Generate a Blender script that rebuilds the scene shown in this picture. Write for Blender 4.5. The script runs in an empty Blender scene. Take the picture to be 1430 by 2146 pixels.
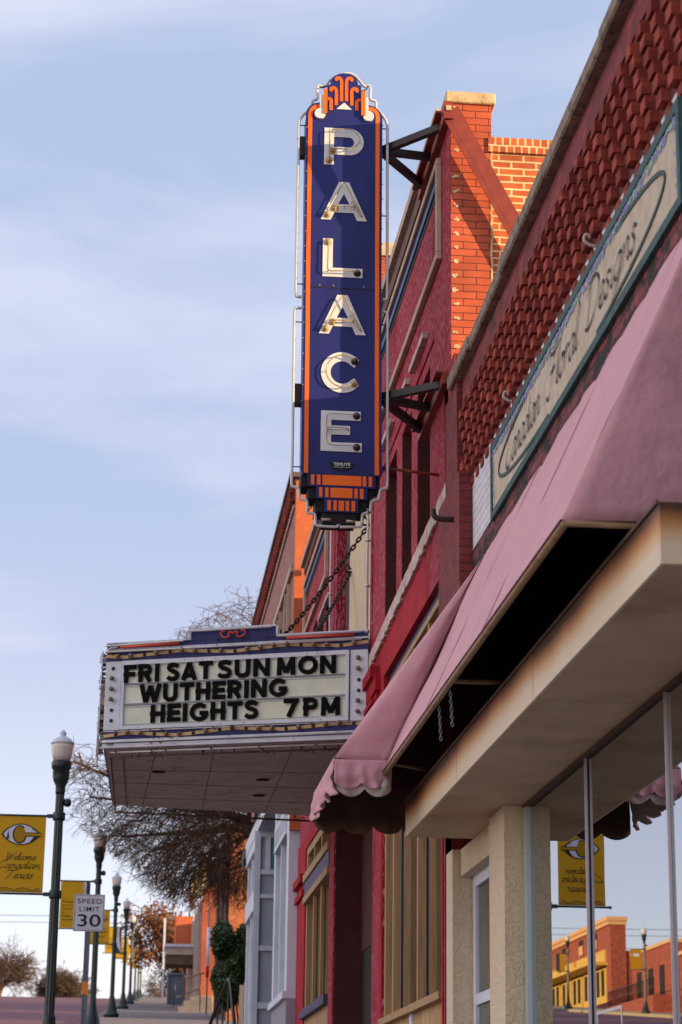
import bpy, math, random
from mathutils import Vector, Matrix, noise as mnoise
R = math.radians
C = bpy.context.scene.collection
sc = bpy.context.scene
# ------------------------------------------------------------------ camera
# world: +Y up the street, +X towards the shop fronts, +Z up, camera at the origin (metres)
cam = bpy.data.cameras.new('camera'); camo = bpy.data.objects.new('camera', cam); C.objects.link(camo)
yv = Vector((-468., -1327., -4500.)).normalized()
zv = Vector((205., 15260., -4500.)); zv = (zv - yv*zv.dot(yv)).normalized()
xv = yv.cross(zv)
camo.matrix_world = Matrix((xv, yv, zv)).to_4x4()
cam.sensor_fit = 'HORIZONTAL'; cam.sensor_width = 24.0; cam.lens = 4500/1430*24.0
cam.clip_start = .1; cam.clip_end = 3000
cam.dof.use_dof = True; cam.dof.focus_distance = 15.6; cam.dof.aperture_fstop = 5.0
sc.camera = camo
# ------------------------------------------------------------------ sky and sun
SUN_EL, SUN_AZ = 7.0, 120.0          # azimuth clockwise from +Y
w = bpy.data.worlds.new('World'); sc.world = w; w.use_nodes = True
nt = w.node_tree; N = nt.nodes; L = nt.links
bg = N['Background']
sky = N.new('ShaderNodeTexSky'); sky.sky_type = 'NISHITA'; sky.sun_disc = False
sky.sun_elevation = R(SUN_EL); sky.sun_rotation = R(SUN_AZ); sky.air_density = 1.0; sky.dust_density = 0.6; sky.ozone_density = 2.0
tc = N.new('ShaderNodeTexCoord')
def wn(t, **k):
    n = N.new(t)
    for a, b in k.items(): setattr(n, a, b)
    return n
sep = wn('ShaderNodeSeparateXYZ'); L.new(tc.outputs['Generated'], sep.inputs[0])
mp = wn('ShaderNodeMapping'); mp.inputs['Scale'].default_value = (1.0, 1.0, 3.2); mp.inputs['Rotation'].default_value = (0, R(-24), 0)
L.new(tc.outputs['Generated'], mp.inputs[0])
nz = wn('ShaderNodeTexNoise'); nz.inputs['Scale'].default_value = 4.2; nz.inputs['Detail'].default_value = 7; nz.inputs['Roughness'].default_value = .52; nz.inputs['Distortion'].default_value = .35
L.new(mp.outputs[0], nz.inputs['Vector'])
cr = wn('ShaderNodeMapRange'); cr.inputs[1].default_value = .38; cr.inputs[2].default_value = .66; cr.inputs[3].default_value = 0; cr.inputs[4].default_value = .72
L.new(nz.outputs['Fac'], cr.inputs[0])
# thin high cloud is denser towards the horizon
hz = wn('ShaderNodeMapRange'); hz.inputs[1].default_value = .04; hz.inputs[2].default_value = .34; hz.inputs[3].default_value = .92; hz.inputs[4].default_value = 0.0; hz.interpolation_type = 'SMOOTHSTEP'
L.new(sep.outputs[2], hz.inputs[0])
mx = wn('ShaderNodeMath', operation='MAXIMUM'); L.new(cr.outputs[0], mx.inputs[0]); L.new(hz.outputs[0], mx.inputs[1])
ramp = wn('ShaderNodeValToRGB'); L.new(sep.outputs[2], ramp.inputs[0])
e = ramp.color_ramp.elements
e[0].position = .03; e[0].color = (7.6, 6.9, 6.2, 1)
e[1].position = .60; e[1].color = (5.7, 5.8, 6.9, 1)
x = e.new(.10); x.color = (6.6, 6.9, 7.6, 1)
x = e.new(.22); x.color = (5.3, 5.2, 6.5, 1)
base = wn('ShaderNodeMixRGB'); base.inputs[2].default_value = (3.45, 4.15, 5.8, 1); base.inputs[0].default_value = .85
L.new(sky.outputs[0], base.inputs[1])
mix = wn('ShaderNodeMixRGB'); L.new(mx.outputs[0], mix.inputs[0]); L.new(base.outputs[0], mix.inputs[1]); L.new(ramp.outputs[0], mix.inputs[2])
# added fill: sky brightened and warmed towards unseen -X side, for the shaded fronts
wz = wn('ShaderNodeMapRange'); wz.interpolation_type = 'SMOOTHSTEP'; wz.inputs[1].default_value = -.30; wz.inputs[2].default_value = -.8; wz.inputs[3].default_value = 1.0; wz.inputs[4].default_value = 1.0
L.new(sep.outputs[0], wz.inputs[0])
wz.inputs[3].default_value = 0.0
wm = wn('ShaderNodeMixRGB', blend_type='MULTIPLY'); L.new(mix.outputs[0], wm.inputs[1]); L.new(wz.outputs[0], wm.inputs[0]); wm.inputs[2].default_value = (2.5, 2.15, 1.75, 1)
L.new(wm.outputs[0], bg.inputs[0]); bg.inputs[1].default_value = .10
sun = bpy.data.lights.new('sun', 'SUN'); suno = bpy.data.objects.new('sun', sun); C.objects.link(suno)
sdir = Vector((math.sin(R(SUN_AZ))*math.cos(R(SUN_EL)), math.cos(R(SUN_AZ))*math.cos(R(SUN_EL)), math.sin(R(SUN_EL))))
suno.rotation_euler = sdir.to_track_quat('Z', 'Y').to_euler(); suno.location = (30, -40, 30)
sun.energy = 5.0; sun.angle = R(.5); sun.color = (1.0, .73, .40)
sc.view_settings.view_transform = 'Standard'; sc.view_settings.look = 'None'; sc.view_settings.exposure = 0.62; sc.view_settings.gamma = 1.0
# ------------------------------------------------------------------ materials
def srgb(h):
    c = [int(h[i:i+2], 16)/255 for i in (0, 2, 4)]
    return tuple((v/12.92 if v <= .04045 else ((v+.055)/1.055)**2.4) for v in c) + (1,)
def newmat(name):
    m = bpy.data.materials.new(name); m.use_nodes = True
    return m, m.node_tree.nodes, m.node_tree.links, m.node_tree.nodes['Principled BSDF']
def mat(name, col, rough=.7, metal=0., col2=None, nscale=(6, 6, 6), lo=.35, hi=.65, bump=0., bscale=60., col3=None, n3=(2, 2, 2), lo3=.5, hi3=.62, detail=5, spec=None, trans=0.):
    m, n, l, b = newmat(name)
    if isinstance(col, str): col = srgb(col)
    b.inputs['Roughness'].default_value = rough; b.inputs['Metallic'].default_value = metal
    if spec is not None: b.inputs['Specular IOR Level'].default_value = spec
    b.inputs['Base Color'].default_value = col
    t = n.new('ShaderNodeTexCoord'); out = None
    def lay(prev, c, sc_, lo_, hi_, seed):
        if isinstance(c, str): c = srgb(c)
        mpn = n.new('ShaderNodeMapping'); mpn.inputs['Scale'].default_value = sc_; mpn.inputs['Location'].default_value = (seed, seed*2, seed*3)
        l.new(t.outputs['Object'], mpn.inputs[0])
        q = n.new('ShaderNodeTexNoise'); q.inputs['Scale'].default_value = 1; q.inputs['Detail'].default_value = detail; q.inputs['Roughness'].default_value = .6
        l.new(mpn.outputs[0], q.inputs['Vector'])
        r = n.new('ShaderNodeMapRange'); r.inputs[1].default_value = lo_; r.inputs[2].default_value = hi_
        l.new(q.outputs['Fac'], r.inputs[0])
        x = n.new('ShaderNodeMixRGB'); l.new(r.outputs[0], x.inputs[0]); x.inputs[2].default_value = c
        if prev is None: x.inputs[1].default_value = col
        else: l.new(prev, x.inputs[1])
        return x.outputs[0]
    if col2: out = lay(None, col2, nscale, lo, hi, 0)
    if col3: out = lay(out, col3, n3, lo3, hi3, 7.3)
    if out: l.new(out, b.inputs['Base Color'])
    if bump:
        q = n.new('ShaderNodeTexNoise'); q.inputs['Scale'].default_value = bscale; q.inputs['Detail'].default_value = 4
        l.new(t.outputs['Object'], q.inputs['Vector'])
        bb = n.new('ShaderNodeBump'); bb.inputs['Strength'].default_value = bump; bb.inputs['Distance'].default_value = .01
        l.new(q.outputs['Fac'], bb.inputs['Height']); l.new(bb.outputs[0], b.inputs['Normal'])
    if trans:
        b.inputs['Transmission Weight'].default_value = trans
    return m
def brick(name, c1, c2, mortar, bw=.19, bh=.056, ms=.006, rough=.85, dirt=None, dlo=.5, dhi=.6, dsc=(3, 3, 3), bump=.5, vary=.35):
    m, n, l, b = newmat(name); b.inputs['Roughness'].default_value = rough
    t = n.new('ShaderNodeTexCoord'); s = n.new('ShaderNodeSeparateXYZ'); l.new(t.outputs['Object'], s.inputs[0])
    g = n.new('ShaderNodeNewGeometry'); gs = n.new('ShaderNodeSeparateXYZ'); l.new(g.outputs['True Normal'], gs.inputs[0])
    ab = n.new('ShaderNodeMath'); ab.operation = 'ABSOLUTE'; l.new(gs.outputs[0], ab.inputs[0])
    gt = n.new('ShaderNodeMath'); gt.operation = 'GREATER_THAN'; gt.inputs[1].default_value = .6; l.new(ab.outputs[0], gt.inputs[0])
    u = n.new('ShaderNodeMix'); l.new(gt.outputs[0], u.inputs[0]); l.new(s.outputs[0], u.inputs[2]); l.new(s.outputs[1], u.inputs[3])
    cb = n.new('ShaderNodeCombineXYZ'); l.new(u.outputs[0], cb.inputs[0]); l.new(s.outputs[2], cb.inputs[1])
    k = n.new('ShaderNodeTexBrick'); k.inputs['Scale'].default_value = 1; k.inputs['Brick Width'].default_value = bw; k.inputs['Row Height'].default_value = bh
    k.inputs['Mortar Size'].default_value = ms; k.inputs['Mortar Smooth'].default_value = .2; k.inputs['Bias'].default_value = 0
    k.inputs['Color1'].default_value = srgb(c1); k.inputs['Color2'].default_value = srgb(c2); k.inputs['Mortar'].default_value = srgb(mortar)
    # slightly wavy courses
    wz = n.new('ShaderNodeTexNoise'); wz.inputs['Scale'].default_value = 9; l.new(t.outputs['Object'], wz.inputs['Vector'])
    ws = n.new('ShaderNodeVectorMath'); ws.operation = 'SCALE'; ws.inputs['Scale'].default_value = .012; l.new(wz.outputs['Color'], ws.inputs[0])
    wa = n.new('ShaderNodeVectorMath'); wa.operation = 'ADD'; l.new(cb.outputs[0], wa.inputs[0]); l.new(ws.outputs[0], wa.inputs[1])
    l.new(wa.outputs[0], k.inputs['Vector'])
    q = n.new('ShaderNodeTexNoise'); q.inputs['Scale'].default_value = 7; q.inputs['Detail'].default_value = 8; l.new(t.outputs['Object'], q.inputs['Vector'])
    r = n.new('ShaderNodeMapRange'); r.inputs[1].default_value = .3; r.inputs[2].default_value = .7; r.inputs[3].default_value = 1-vary; r.inputs[4].default_value = 1+vary; l.new(q.outputs['Fac'], r.inputs[0])
    mu = n.new('ShaderNodeVectorMath'); mu.operation = 'SCALE'; l.new(k.outputs['Color'], mu.inputs[0]); l.new(r.outputs[0], mu.inputs['Scale'])
    out = mu.outputs[0]
    if dirt:
        mpn = n.new('ShaderNodeMapping'); mpn.inputs['Scale'].default_value = dsc; l.new(t.outputs['Object'], mpn.inputs[0])
        q2 = n.new('ShaderNodeTexNoise'); q2.inputs['Scale'].default_value = 1; q2.inputs['Detail'].default_value = 8; q2.inputs['Roughness'].default_value = .7; l.new(mpn.outputs[0], q2.inputs['Vector'])
        r2 = n.new('ShaderNodeMapRange'); r2.inputs[1].default_value = dlo; r2.inputs[2].default_value = dhi; l.new(q2.outputs['Fac'], r2.inputs[0])
        x = n.new('ShaderNodeMixRGB'); l.new(r2.outputs[0], x.inputs[0]); l.new(out, x.inputs[1]); x.inputs[2].default_value = srgb(dirt); out = x.outputs[0]
    l.new(out, b.inputs['Base Color'])
    bb = n.new('ShaderNodeBump'); bb.inputs['Strength'].default_value = bump; bb.inputs['Distance'].default_value = .012; bb.invert = True
    l.new(k.outputs['Fac'], bb.inputs['Height']); l.new(bb.outputs[0], b.inputs['Normal'])
    return m
def glass(name, tint=(.55, .6, .65, 1), refl=.62):
    m = bpy.data.materials.new(name); m.use_nodes = True; n = m.node_tree.nodes; l = m.node_tree.links; n.remove(n['Principled BSDF'])
    tr = n.new('ShaderNodeBsdfTransparent'); tr.inputs[0].default_value = tint
    gl = n.new('ShaderNodeBsdfGlossy'); gl.inputs['Roughness'].default_value = .004; gl.inputs[0].default_value = (.93, .96, 1, 1)
    fr = n.new('ShaderNodeFresnel'); fr.inputs[0].default_value = 2.1
    mr = n.new('ShaderNodeMapRange'); mr.inputs[1].default_value = 0; mr.inputs[2].default_value = .5; mr.inputs[3].default_value = .06; mr.inputs[4].default_value = refl
    l.new(fr.outputs[0], mr.inputs[0])
    mx_ = n.new('ShaderNodeMixShader'); l.new(mr.outputs[0], mx_.inputs[0]); l.new(tr.outputs[0], mx_.inputs[1]); l.new(gl.outputs[0], mx_.inputs[2])
    l.new(mx_.outputs[0], n['Material Output'].inputs[0])
    return m
def browned_top(name, z0, z1):
    """cream sheet metal, turning brown and darker towards its upper edge"""
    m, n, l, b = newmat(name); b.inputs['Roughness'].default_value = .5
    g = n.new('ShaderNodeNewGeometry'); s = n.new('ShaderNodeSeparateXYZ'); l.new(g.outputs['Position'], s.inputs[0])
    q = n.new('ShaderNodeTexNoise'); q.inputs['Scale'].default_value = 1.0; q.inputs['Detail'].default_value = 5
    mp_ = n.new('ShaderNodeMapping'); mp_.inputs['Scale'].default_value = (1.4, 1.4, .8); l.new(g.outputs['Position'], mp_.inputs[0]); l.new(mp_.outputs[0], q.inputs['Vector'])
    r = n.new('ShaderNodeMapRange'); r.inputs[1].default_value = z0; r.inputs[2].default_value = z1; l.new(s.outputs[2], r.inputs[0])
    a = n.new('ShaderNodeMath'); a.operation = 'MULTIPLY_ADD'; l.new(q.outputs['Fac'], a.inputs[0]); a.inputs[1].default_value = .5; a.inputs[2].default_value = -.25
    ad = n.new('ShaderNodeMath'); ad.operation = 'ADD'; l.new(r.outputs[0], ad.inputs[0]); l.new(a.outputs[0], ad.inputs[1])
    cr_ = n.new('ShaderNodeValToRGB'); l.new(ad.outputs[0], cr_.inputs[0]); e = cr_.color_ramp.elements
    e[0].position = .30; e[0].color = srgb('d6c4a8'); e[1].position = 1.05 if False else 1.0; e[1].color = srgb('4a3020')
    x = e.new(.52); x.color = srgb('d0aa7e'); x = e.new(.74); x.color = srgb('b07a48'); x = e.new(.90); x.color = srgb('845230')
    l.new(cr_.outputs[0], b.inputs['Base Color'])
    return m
M = {}
M['red_stucco'] = mat('red_stucco', '8c1628', .9, col2='dc9cac', nscale=(75, 75, 16), lo=.50, hi=.72, col3='84182a', n3=(2.2, 2.2, 1.4), lo3=.52, hi3=.66, bump=.9, bscale=60, spec=.2)
M['bright_red'] = mat('bright_red', 'a01c28', .85, col2='b8606e', nscale=(60, 60, 12), lo=.55, hi=.85, col3='8c1826', n3=(3, 3, 2), spec=.2, bump=.5, bscale=60)
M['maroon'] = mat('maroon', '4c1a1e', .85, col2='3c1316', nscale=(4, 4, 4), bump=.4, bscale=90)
M['tan_trim'] = mat('tan_trim', 'b5a08a', .75, col2='a08a76', nscale=(6, 6, 6), bump=.4, bscale=50)
M['tan_wood'] = mat('tan_wood', 'a8855c', .7, col2='8c6e4a', nscale=(22, 22, 1.6), col3='5c442c', n3=(40, 40, 3), lo3=.66, hi3=.74, bump=.2, bscale=40)
M['cream_rough'] = mat('cream_rough', 'c9b8b0', .9, col2='a88f8a', nscale=(9, 9, 9), col3='8a4a50', n3=(12, 12, 12), lo3=.6, hi3=.66, bump=1, bscale=35)
M['cream_wall'] = mat('cream_wall', 'cdb995', .85, col2='b39f7f', nscale=(14, 14, 2), bump=.4, bscale=60)
M['blue_trim'] = mat('blue_trim', '27508c', .6, col2='1f3f70', nscale=(5, 5, 5))
M['navy_trim'] = mat('navy_trim', '3a3560', .6, col2='2c2a4c', nscale=(5, 5, 5))
M['coping_dark'] = mat('coping_dark', '6e5648', .85, col2='54423a', nscale=(7, 7, 7), bump=.5)
M['stone'] = mat('stone', '8c7e6e', .9, col2='6b6052', nscale=(9, 9, 9), col3='4d463e', n3=(14, 14, 14), lo3=.55, hi3=.68, bump=.9, bscale=30)
M['cap'] = mat('cap', 'd0b890', .85, col2='b59a72', nscale=(12, 12, 12), col3='8a6a48', n3=(25, 25, 25), lo3=.6, hi3=.68, bump=.6, bscale=30)
M['brick_dark'] = brick('brick_dark', '863236', '6a252c', '54302f', bw=.19, bh=.056, ms=.005, dirt='3a1a1c', dlo=.56, dhi=.7)
M['brick_stained'] = brick('brick_stained', '823a3c', '6a2c30', '3f2023', dirt='140d0e', dlo=.46, dhi=.54, dsc=(4, 4.5, 10))
M['brick_pier'] = brick('brick_pier', '7c2c30', '6a2528', '4a2428', bw=.19, bh=.056)
M['brick_paint'] = brick('brick_paint', 'bc5634', 'ac4a2c', '5e2618', bw=.20, bh=.057, ms=.004, vary=.18)
M['brick_raw'] = brick('brick_raw', 'c46230', 'ac5028', 'e0c090', bw=.19, bh=.057, ms=.008, vary=.3)
M['brick_red_deep'] = brick('brick_red_deep', '8c1c26', '841a24', '300c10', bw=.20, bh=.057, ms=.004, vary=.15)
M['soldier'] = brick('soldier', 'c46230', 'b05228', 'e0c090', bw=.058, bh=.3, ms=.007)
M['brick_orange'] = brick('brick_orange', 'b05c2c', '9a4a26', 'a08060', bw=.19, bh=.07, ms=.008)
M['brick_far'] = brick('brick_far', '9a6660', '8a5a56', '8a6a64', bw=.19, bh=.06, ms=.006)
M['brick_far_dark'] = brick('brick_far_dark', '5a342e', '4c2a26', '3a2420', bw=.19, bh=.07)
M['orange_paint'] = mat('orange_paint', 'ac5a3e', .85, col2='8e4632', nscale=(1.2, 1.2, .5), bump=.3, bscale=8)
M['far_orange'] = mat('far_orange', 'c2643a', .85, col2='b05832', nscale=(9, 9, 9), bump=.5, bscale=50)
M['lattice'] = mat('lattice', '843a32', .9, spec=.15, col2='68302a', nscale=(11, 11, 11), col3='9a4a3c', n3=(4.1, 4.1, 9), lo3=.5, hi3=.6, bump=.4, bscale=60)
M['lattice_back'] = mat('lattice_back', '64292a', .9, col2='3a1416', nscale=(10, 10, 10))
M['white_brick'] = brick('white_brick', 'cac8d0', 'c2c0ca', 'a8a6b2', bw=.19, bh=.056, vary=.08, bump=.35)
M['green_frame'] = mat('green_frame', '23524e', .7, col2='173a3c', nscale=(14, 14, 14), col3='4a6a62', n3=(40, 12, 40), lo3=.6, hi3=.72)
M['sign_cream'] = mat('sign_cream', 'bcb2a0', .8, col2='ac9c86', nscale=(12, 12, 9), col3='9a8a74', n3=(30, 30, 60), lo3=.58, hi3=.75)
M['ink_green'] = mat('ink_green', '1d3f3c', .7)
M['ink_purple'] = mat('ink_purple', '3a2c38', .7)
M['wisteria'] = mat('wisteria', '8f92c8', .8, col2='7c88b8', nscale=(60, 60, 60))
M['leaf_mint'] = mat('leaf_mint', '8fb89a', .8)
def cloth_mat(name, a, b_):
    m, n, l, b = newmat(name); b.inputs['Roughness'].default_value = .85
    t = n.new('ShaderNodeTexCoord'); q = n.new('ShaderNodeTexNoise'); q.inputs['Scale'].default_value = 3; q.inputs['Detail'].default_value = 6; l.new(t.outputs['Object'], q.inputs['Vector'])
    x = n.new('ShaderNodeMixRGB'); l.new(q.outputs['Fac'], x.inputs[0]); x.inputs[1].default_value = srgb(a); x.inputs[2].default_value = srgb(b_)
    mps = n.new('ShaderNodeMapping'); mps.inputs['Scale'].default_value = (1.2, 9, 1.2); l.new(t.outputs['Object'], mps.inputs[0])
    qs = n.new('ShaderNodeTexNoise'); qs.inputs['Scale'].default_value = 1; qs.inputs['Detail'].default_value = 7; qs.inputs['Roughness'].default_value = .65; l.new(mps.outputs[0], qs.inputs['Vector'])
    rs = n.new('ShaderNodeMapRange'); rs.inputs[1].default_value = .52; rs.inputs[2].default_value = .80; rs.inputs[4].default_value = .55; l.new(qs.outputs['Fac'], rs.inputs[0])
    xs = n.new('ShaderNodeMixRGB'); l.new(rs.outputs[0], xs.inputs[0]); l.new(x.outputs[0], xs.inputs[1]); xs.inputs[2].default_value = tuple(v*.62 for v in srgb(b_)[:3])+(1,)
    l.new(xs.outputs[0], b.inputs['Base Color'])
    wv = n.new('ShaderNodeTexNoise'); wv.inputs['Scale'].default_value = 220; l.new(t.outputs['Object'], wv.inputs['Vector'])
    bb = n.new('ShaderNodeBump'); bb.inputs['Strength'].default_value = .25; bb.inputs['Distance'].default_value = .004; l.new(wv.outputs['Fac'], bb.inputs['Height'])
    q5 = n.new('ShaderNodeTexNoise'); q5.inputs['Scale'].default_value = 4.5; q5.inputs['Detail'].default_value = 4; l.new(t.outputs['Object'], q5.inputs['Vector'])
    b5 = n.new('ShaderNodeBump'); b5.inputs['Strength'].default_value = .55; b5.inputs['Distance'].default_value = .06; l.new(q5.outputs['Fac'], b5.inputs['Height']); l.new(bb.outputs[0], b5.inputs['Normal'])
    l.new(b5.outputs[0], b.inputs['Normal'])
    return m
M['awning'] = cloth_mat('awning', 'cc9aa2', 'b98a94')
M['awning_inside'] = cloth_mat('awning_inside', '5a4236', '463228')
M['lining'] = mat('lining', 'b8aca6', .9)
M['awning_hem_and_shade'] = mat('awning_hem_and_shade', '4a2028', .9)
M['fascia'] = browned_top('fascia', 1.98, 2.17)
M['soffit'] = mat('soffit', 'cdb491', .6, col2='b89e7a', nscale=(1.6, 1.6, 1.6), col3='947650', n3=(.8, .8, .8), lo3=.5, hi3=.7)
M['pipe'] = mat('pipe', '9a7c60', .6, col2='7a6048', nscale=(12, 12, 12))
M['brown_edge'] = mat('brown_edge', '5e4638', .7, col2='4c382e', nscale=(8, 8, 8))
def stucco_mat(name, a, b_):
    m, n, l, b = newmat(name); b.inputs['Roughness'].default_value = .9
    t = n.new('ShaderNodeTexCoord'); b.inputs['Base Color'].default_value = srgb(a)
    q = n.new('ShaderNodeTexNoise'); q.inputs['Scale'].default_value = 22; q.inputs['Detail'].default_value = 3; q.inputs['Distortion'].default_value = 1.2; l.new(t.outputs['Object'], q.inputs['Vector'])
    r = n.new('ShaderNodeMapRange'); r.inputs[1].default_value = .46; r.inputs[2].default_value = .54; l.new(q.outputs['Fac'], r.inputs[0])
    q2 = n.new('ShaderNodeTexNoise'); q2.inputs['Scale'].default_value = 120; l.new(t.outputs['Object'], q2.inputs['Vector'])
    ad = n.new('ShaderNodeMath'); ad.operation = 'ADD'; l.new(r.outputs[0], ad.inputs[0]); l.new(q2.outputs['Fac'], ad.inputs[1])
    bb = n.new('ShaderNodeBump'); bb.inputs['Strength'].default_value = .8; bb.inputs['Distance'].default_value = .006; l.new(ad.outputs[0], bb.inputs['Height']); l.new(bb.outputs[0], b.inputs['Normal'])
    x = n.new('ShaderNodeMixRGB'); q3 = n.new('ShaderNodeTexNoise'); q3.inputs['Scale'].default_value = 3; l.new(t.outputs['Object'], q3.inputs['Vector']); l.new(q3.outputs['Fac'], x.inputs[0]); x.inputs[1].default_value = srgb(a); x.inputs[2].default_value = srgb(b_)
    l.new(x.outputs[0], b.inputs['Base Color'])
    return m
M['stucco'] = stucco_mat('stucco', 'dccbb0', 'c8b496')
M['alu'] = mat('alu', 'b8b0b4', .35, .7)
M['alu_dark'] = mat('alu_dark', '5c5f66', .45, .5)
M['teal_frame'] = mat('teal_frame', 'aab8b8', .4, .3)
M['white_paint'] = mat('white_paint', 'c9cfdc', .6, col2='b9c0d0', nscale=(3, 3, 3))
M['gray_panel'] = mat('gray_panel', 'a4a8b6', .7, col2='9a9dac', nscale=(3, 3, 3))
M['gray_stucco'] = mat('gray_stucco', '8a8896', .9, bump=.6, bscale=60)
M['glass'] = glass('shop_glass', (.30, .34, .38, 1), .58)
M['glass_far'] = glass('window_glass', (.3, .35, .4, 1), .6)
M['teal_glass'] = mat('teal_glass', '5fa09c', .15, col2='4f8f90', nscale=(2, 2, 2))
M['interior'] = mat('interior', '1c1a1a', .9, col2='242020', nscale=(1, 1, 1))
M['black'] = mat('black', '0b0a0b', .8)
M['navy'] = mat('navy', '1d205e', .45, col2='191c50', nscale=(3, 3, 1.2), col3='232766', n3=(1, 1, .6), spec=.25)
M['navy2'] = mat('navy2', '2d2c74', .5)
M['orange'] = mat('orange', 'ea6a20', .45, col2='e4621c', nscale=(3, 3, 3), spec=.2)
M['letter'] = mat('letter', 'd4d4d0', .5, col2='c6c8c8', nscale=(4, 4, 4), spec=.3)
M['tube'] = mat('tube', 'c8c6c4', .3, col2='b5b5b8', nscale=(5, 5, 5))
M['tube_clear'] = mat('tube_clear', 'b8a888', .2, col2='8a7a5a', nscale=(9, 9, 9))
M['socket'] = mat('socket', 'b0986a', .5); M['socket_dark'] = mat('socket_dark', '2c211c', .5)
M['steel_black'] = mat('steel_black', '1c1718', .55, col2='2a1d1e', nscale=(8, 8, 8))
M['steel_red'] = mat('steel_red', '7a2a1c', .6, col2='8c341f', nscale=(9, 9, 9))
M['lamp_green'] = mat('lamp_green', '0c1f1e', .4, col2='10282a', nscale=(5, 5, 5))
def globe_mat():
    m, n, l, b = newmat('globe'); b.inputs['Base Color'].default_value = srgb('c9c0b4'); b.inputs['Roughness'].default_value = .25
    b.inputs['Subsurface Weight'].default_value = .0
    return m
M['globe'] = globe_mat(); M['globe_cap'] = mat('globe_cap', 'b8c0c8', .35)
def banner_mat():
    m, n, l, b = newmat('banner_yellow'); b.inputs['Roughness'].default_value = .7
    b.inputs['Base Color'].default_value = srgb('c89a0c')
    t = n.new('ShaderNodeBsdfTranslucent'); t.inputs[0].default_value = srgb('d8a810')
    a = n.new('ShaderNodeMixShader'); a.inputs[0].default_value = .4
    l.new(b.outputs[0], a.inputs[1]); l.new(t.outputs[0], a.inputs[2]); l.new(a.outputs[0], n['Material Output'].inputs[0])
    return m
M['banner'] = banner_mat()
M['ink'] = mat('ink', '14110c', .7); M['dark_slate'] = mat('dark_slate', '25333c', .7); M['ban_white'] = mat('ban_white', 'c8ccd8', .7)
M['sign_white'] = mat('sign_white', 'c9c5d0', .45, col2='bdb9c4', nscale=(4, 4, 4)); M['galv'] = mat('galv', '6c7280', .5, .5, col2='565a66', nscale=(10, 10, 10))
M['orange_band'] = mat('orange_band', 'd8801c', .5)
M['marquee_white'] = mat('marquee_white', 'c8ccd6', .5, col2='b8bcc8', nscale=(5, 5, 5), col3='8a7a78', n3=(20, 20, 20), lo3=.66, hi3=.74)
M['board'] = mat('board', 'd2d6c6', .5, col2='c8cab4', nscale=(2, 2, 2), col3='b8c0b0', n3=(1.3, 1.3, 1.3))
M['amber'] = mat('amber', 'c8a878', .6, col2='b89866', nscale=(6, 6, 6), col3='8a6a50', n3=(18, 18, 18), lo3=.62, hi3=.7)
M['letter_black'] = mat('letter_black', '06080a', .75, spec=.1)
M['bulb'] = mat('bulb', '8a7460', .25, col2='5c4a40', nscale=(20, 20, 20)); M['bulb_base'] = mat('bulb_base', '2a1e1a', .6)
M['marq_soffit'] = mat('marq_soffit', 'd2cabc', .6, col2='c2baac', nscale=(2, 2, 2), col3='a88c7e', n3=(5, 5, 5), lo3=.56, hi3=.7)
M['rust'] = mat('rust', '4a3430', .8, col2='6e5a52', nscale=(14, 14, 14))
M['chain'] = mat('chain', '241816', .6, .3); M['chain_light'] = mat('chain_light', '6a7474', .5, .6)
M['awning_seam'] = mat('awning_seam', 'b07e8a', .9)
M['bark'] = mat('bark', '6a4c36', .95, col2='3c2a20', nscale=(6, 6, 6)); M['bark_tan'] = mat('bark_tan', '6e5848', .95, col2='54443a', nscale=(6, 6, 6))
M['leaf_brown'] = mat('leaf_brown', '8a5024', .8, col2='5e3820', nscale=(1.5, 1.5, 1.5)); M['leaf_green'] = mat('leaf_green', '3c5424', .6, col2='1d3018', nscale=(6, 6, 6))
M['road'] = brick('road', '7a444c', '683a46', '5c424a', bw=.22, bh=.11, ms=.008, bump=.15, vary=.3)
M['concrete'] = mat('concrete', '7c7272', .9, col2='6c6264', nscale=(2, 2, 2), bump=.3, bscale=30)
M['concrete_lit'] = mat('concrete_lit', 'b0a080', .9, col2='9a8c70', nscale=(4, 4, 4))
M['dirt'] = mat('dirt', '6a5a48', .95, col2='5a4e3c', nscale=(.5, .5, .5), col3='4a4a34', n3=(.2, .2, .2))
M['picket'] = mat('picket', 'c8b49a', .7); M['rail_black'] = mat('rail_black', '15171c', .35)
M['box_white'] = mat('box_white', 'b4a89a', .7, col2='a0948a', nscale=(3, 3, 3)); M['box_gray'] = mat('box_gray', '5a6470', .7, col2='4c5662', nscale=(10, 10, 10))
M['yellow_wall'] = mat('yellow_wall', 'd0a850', .8, col2='c09a48', nscale=(3, 3, 3)); M['cornice_yellow'] = mat('cornice_yellow', 'd0a070', .8)
M['tan_wall'] = mat('tan_wall', 'a0907a', .9, col2='8c7c68', nscale=(1, 1, 1)); M['brick_x'] = brick('brick_across', 'a04a34', '8c3e2c', '8c6a54', bw=.3, bh=.1)
M['beadboard'] = mat('beadboard', 'a07848', .8, col2='b8a080', nscale=(26, 26, 2), lo=.5, hi=.6)
M['red_letter'] = mat('red_letter', 'c23a1c', .4)
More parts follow.
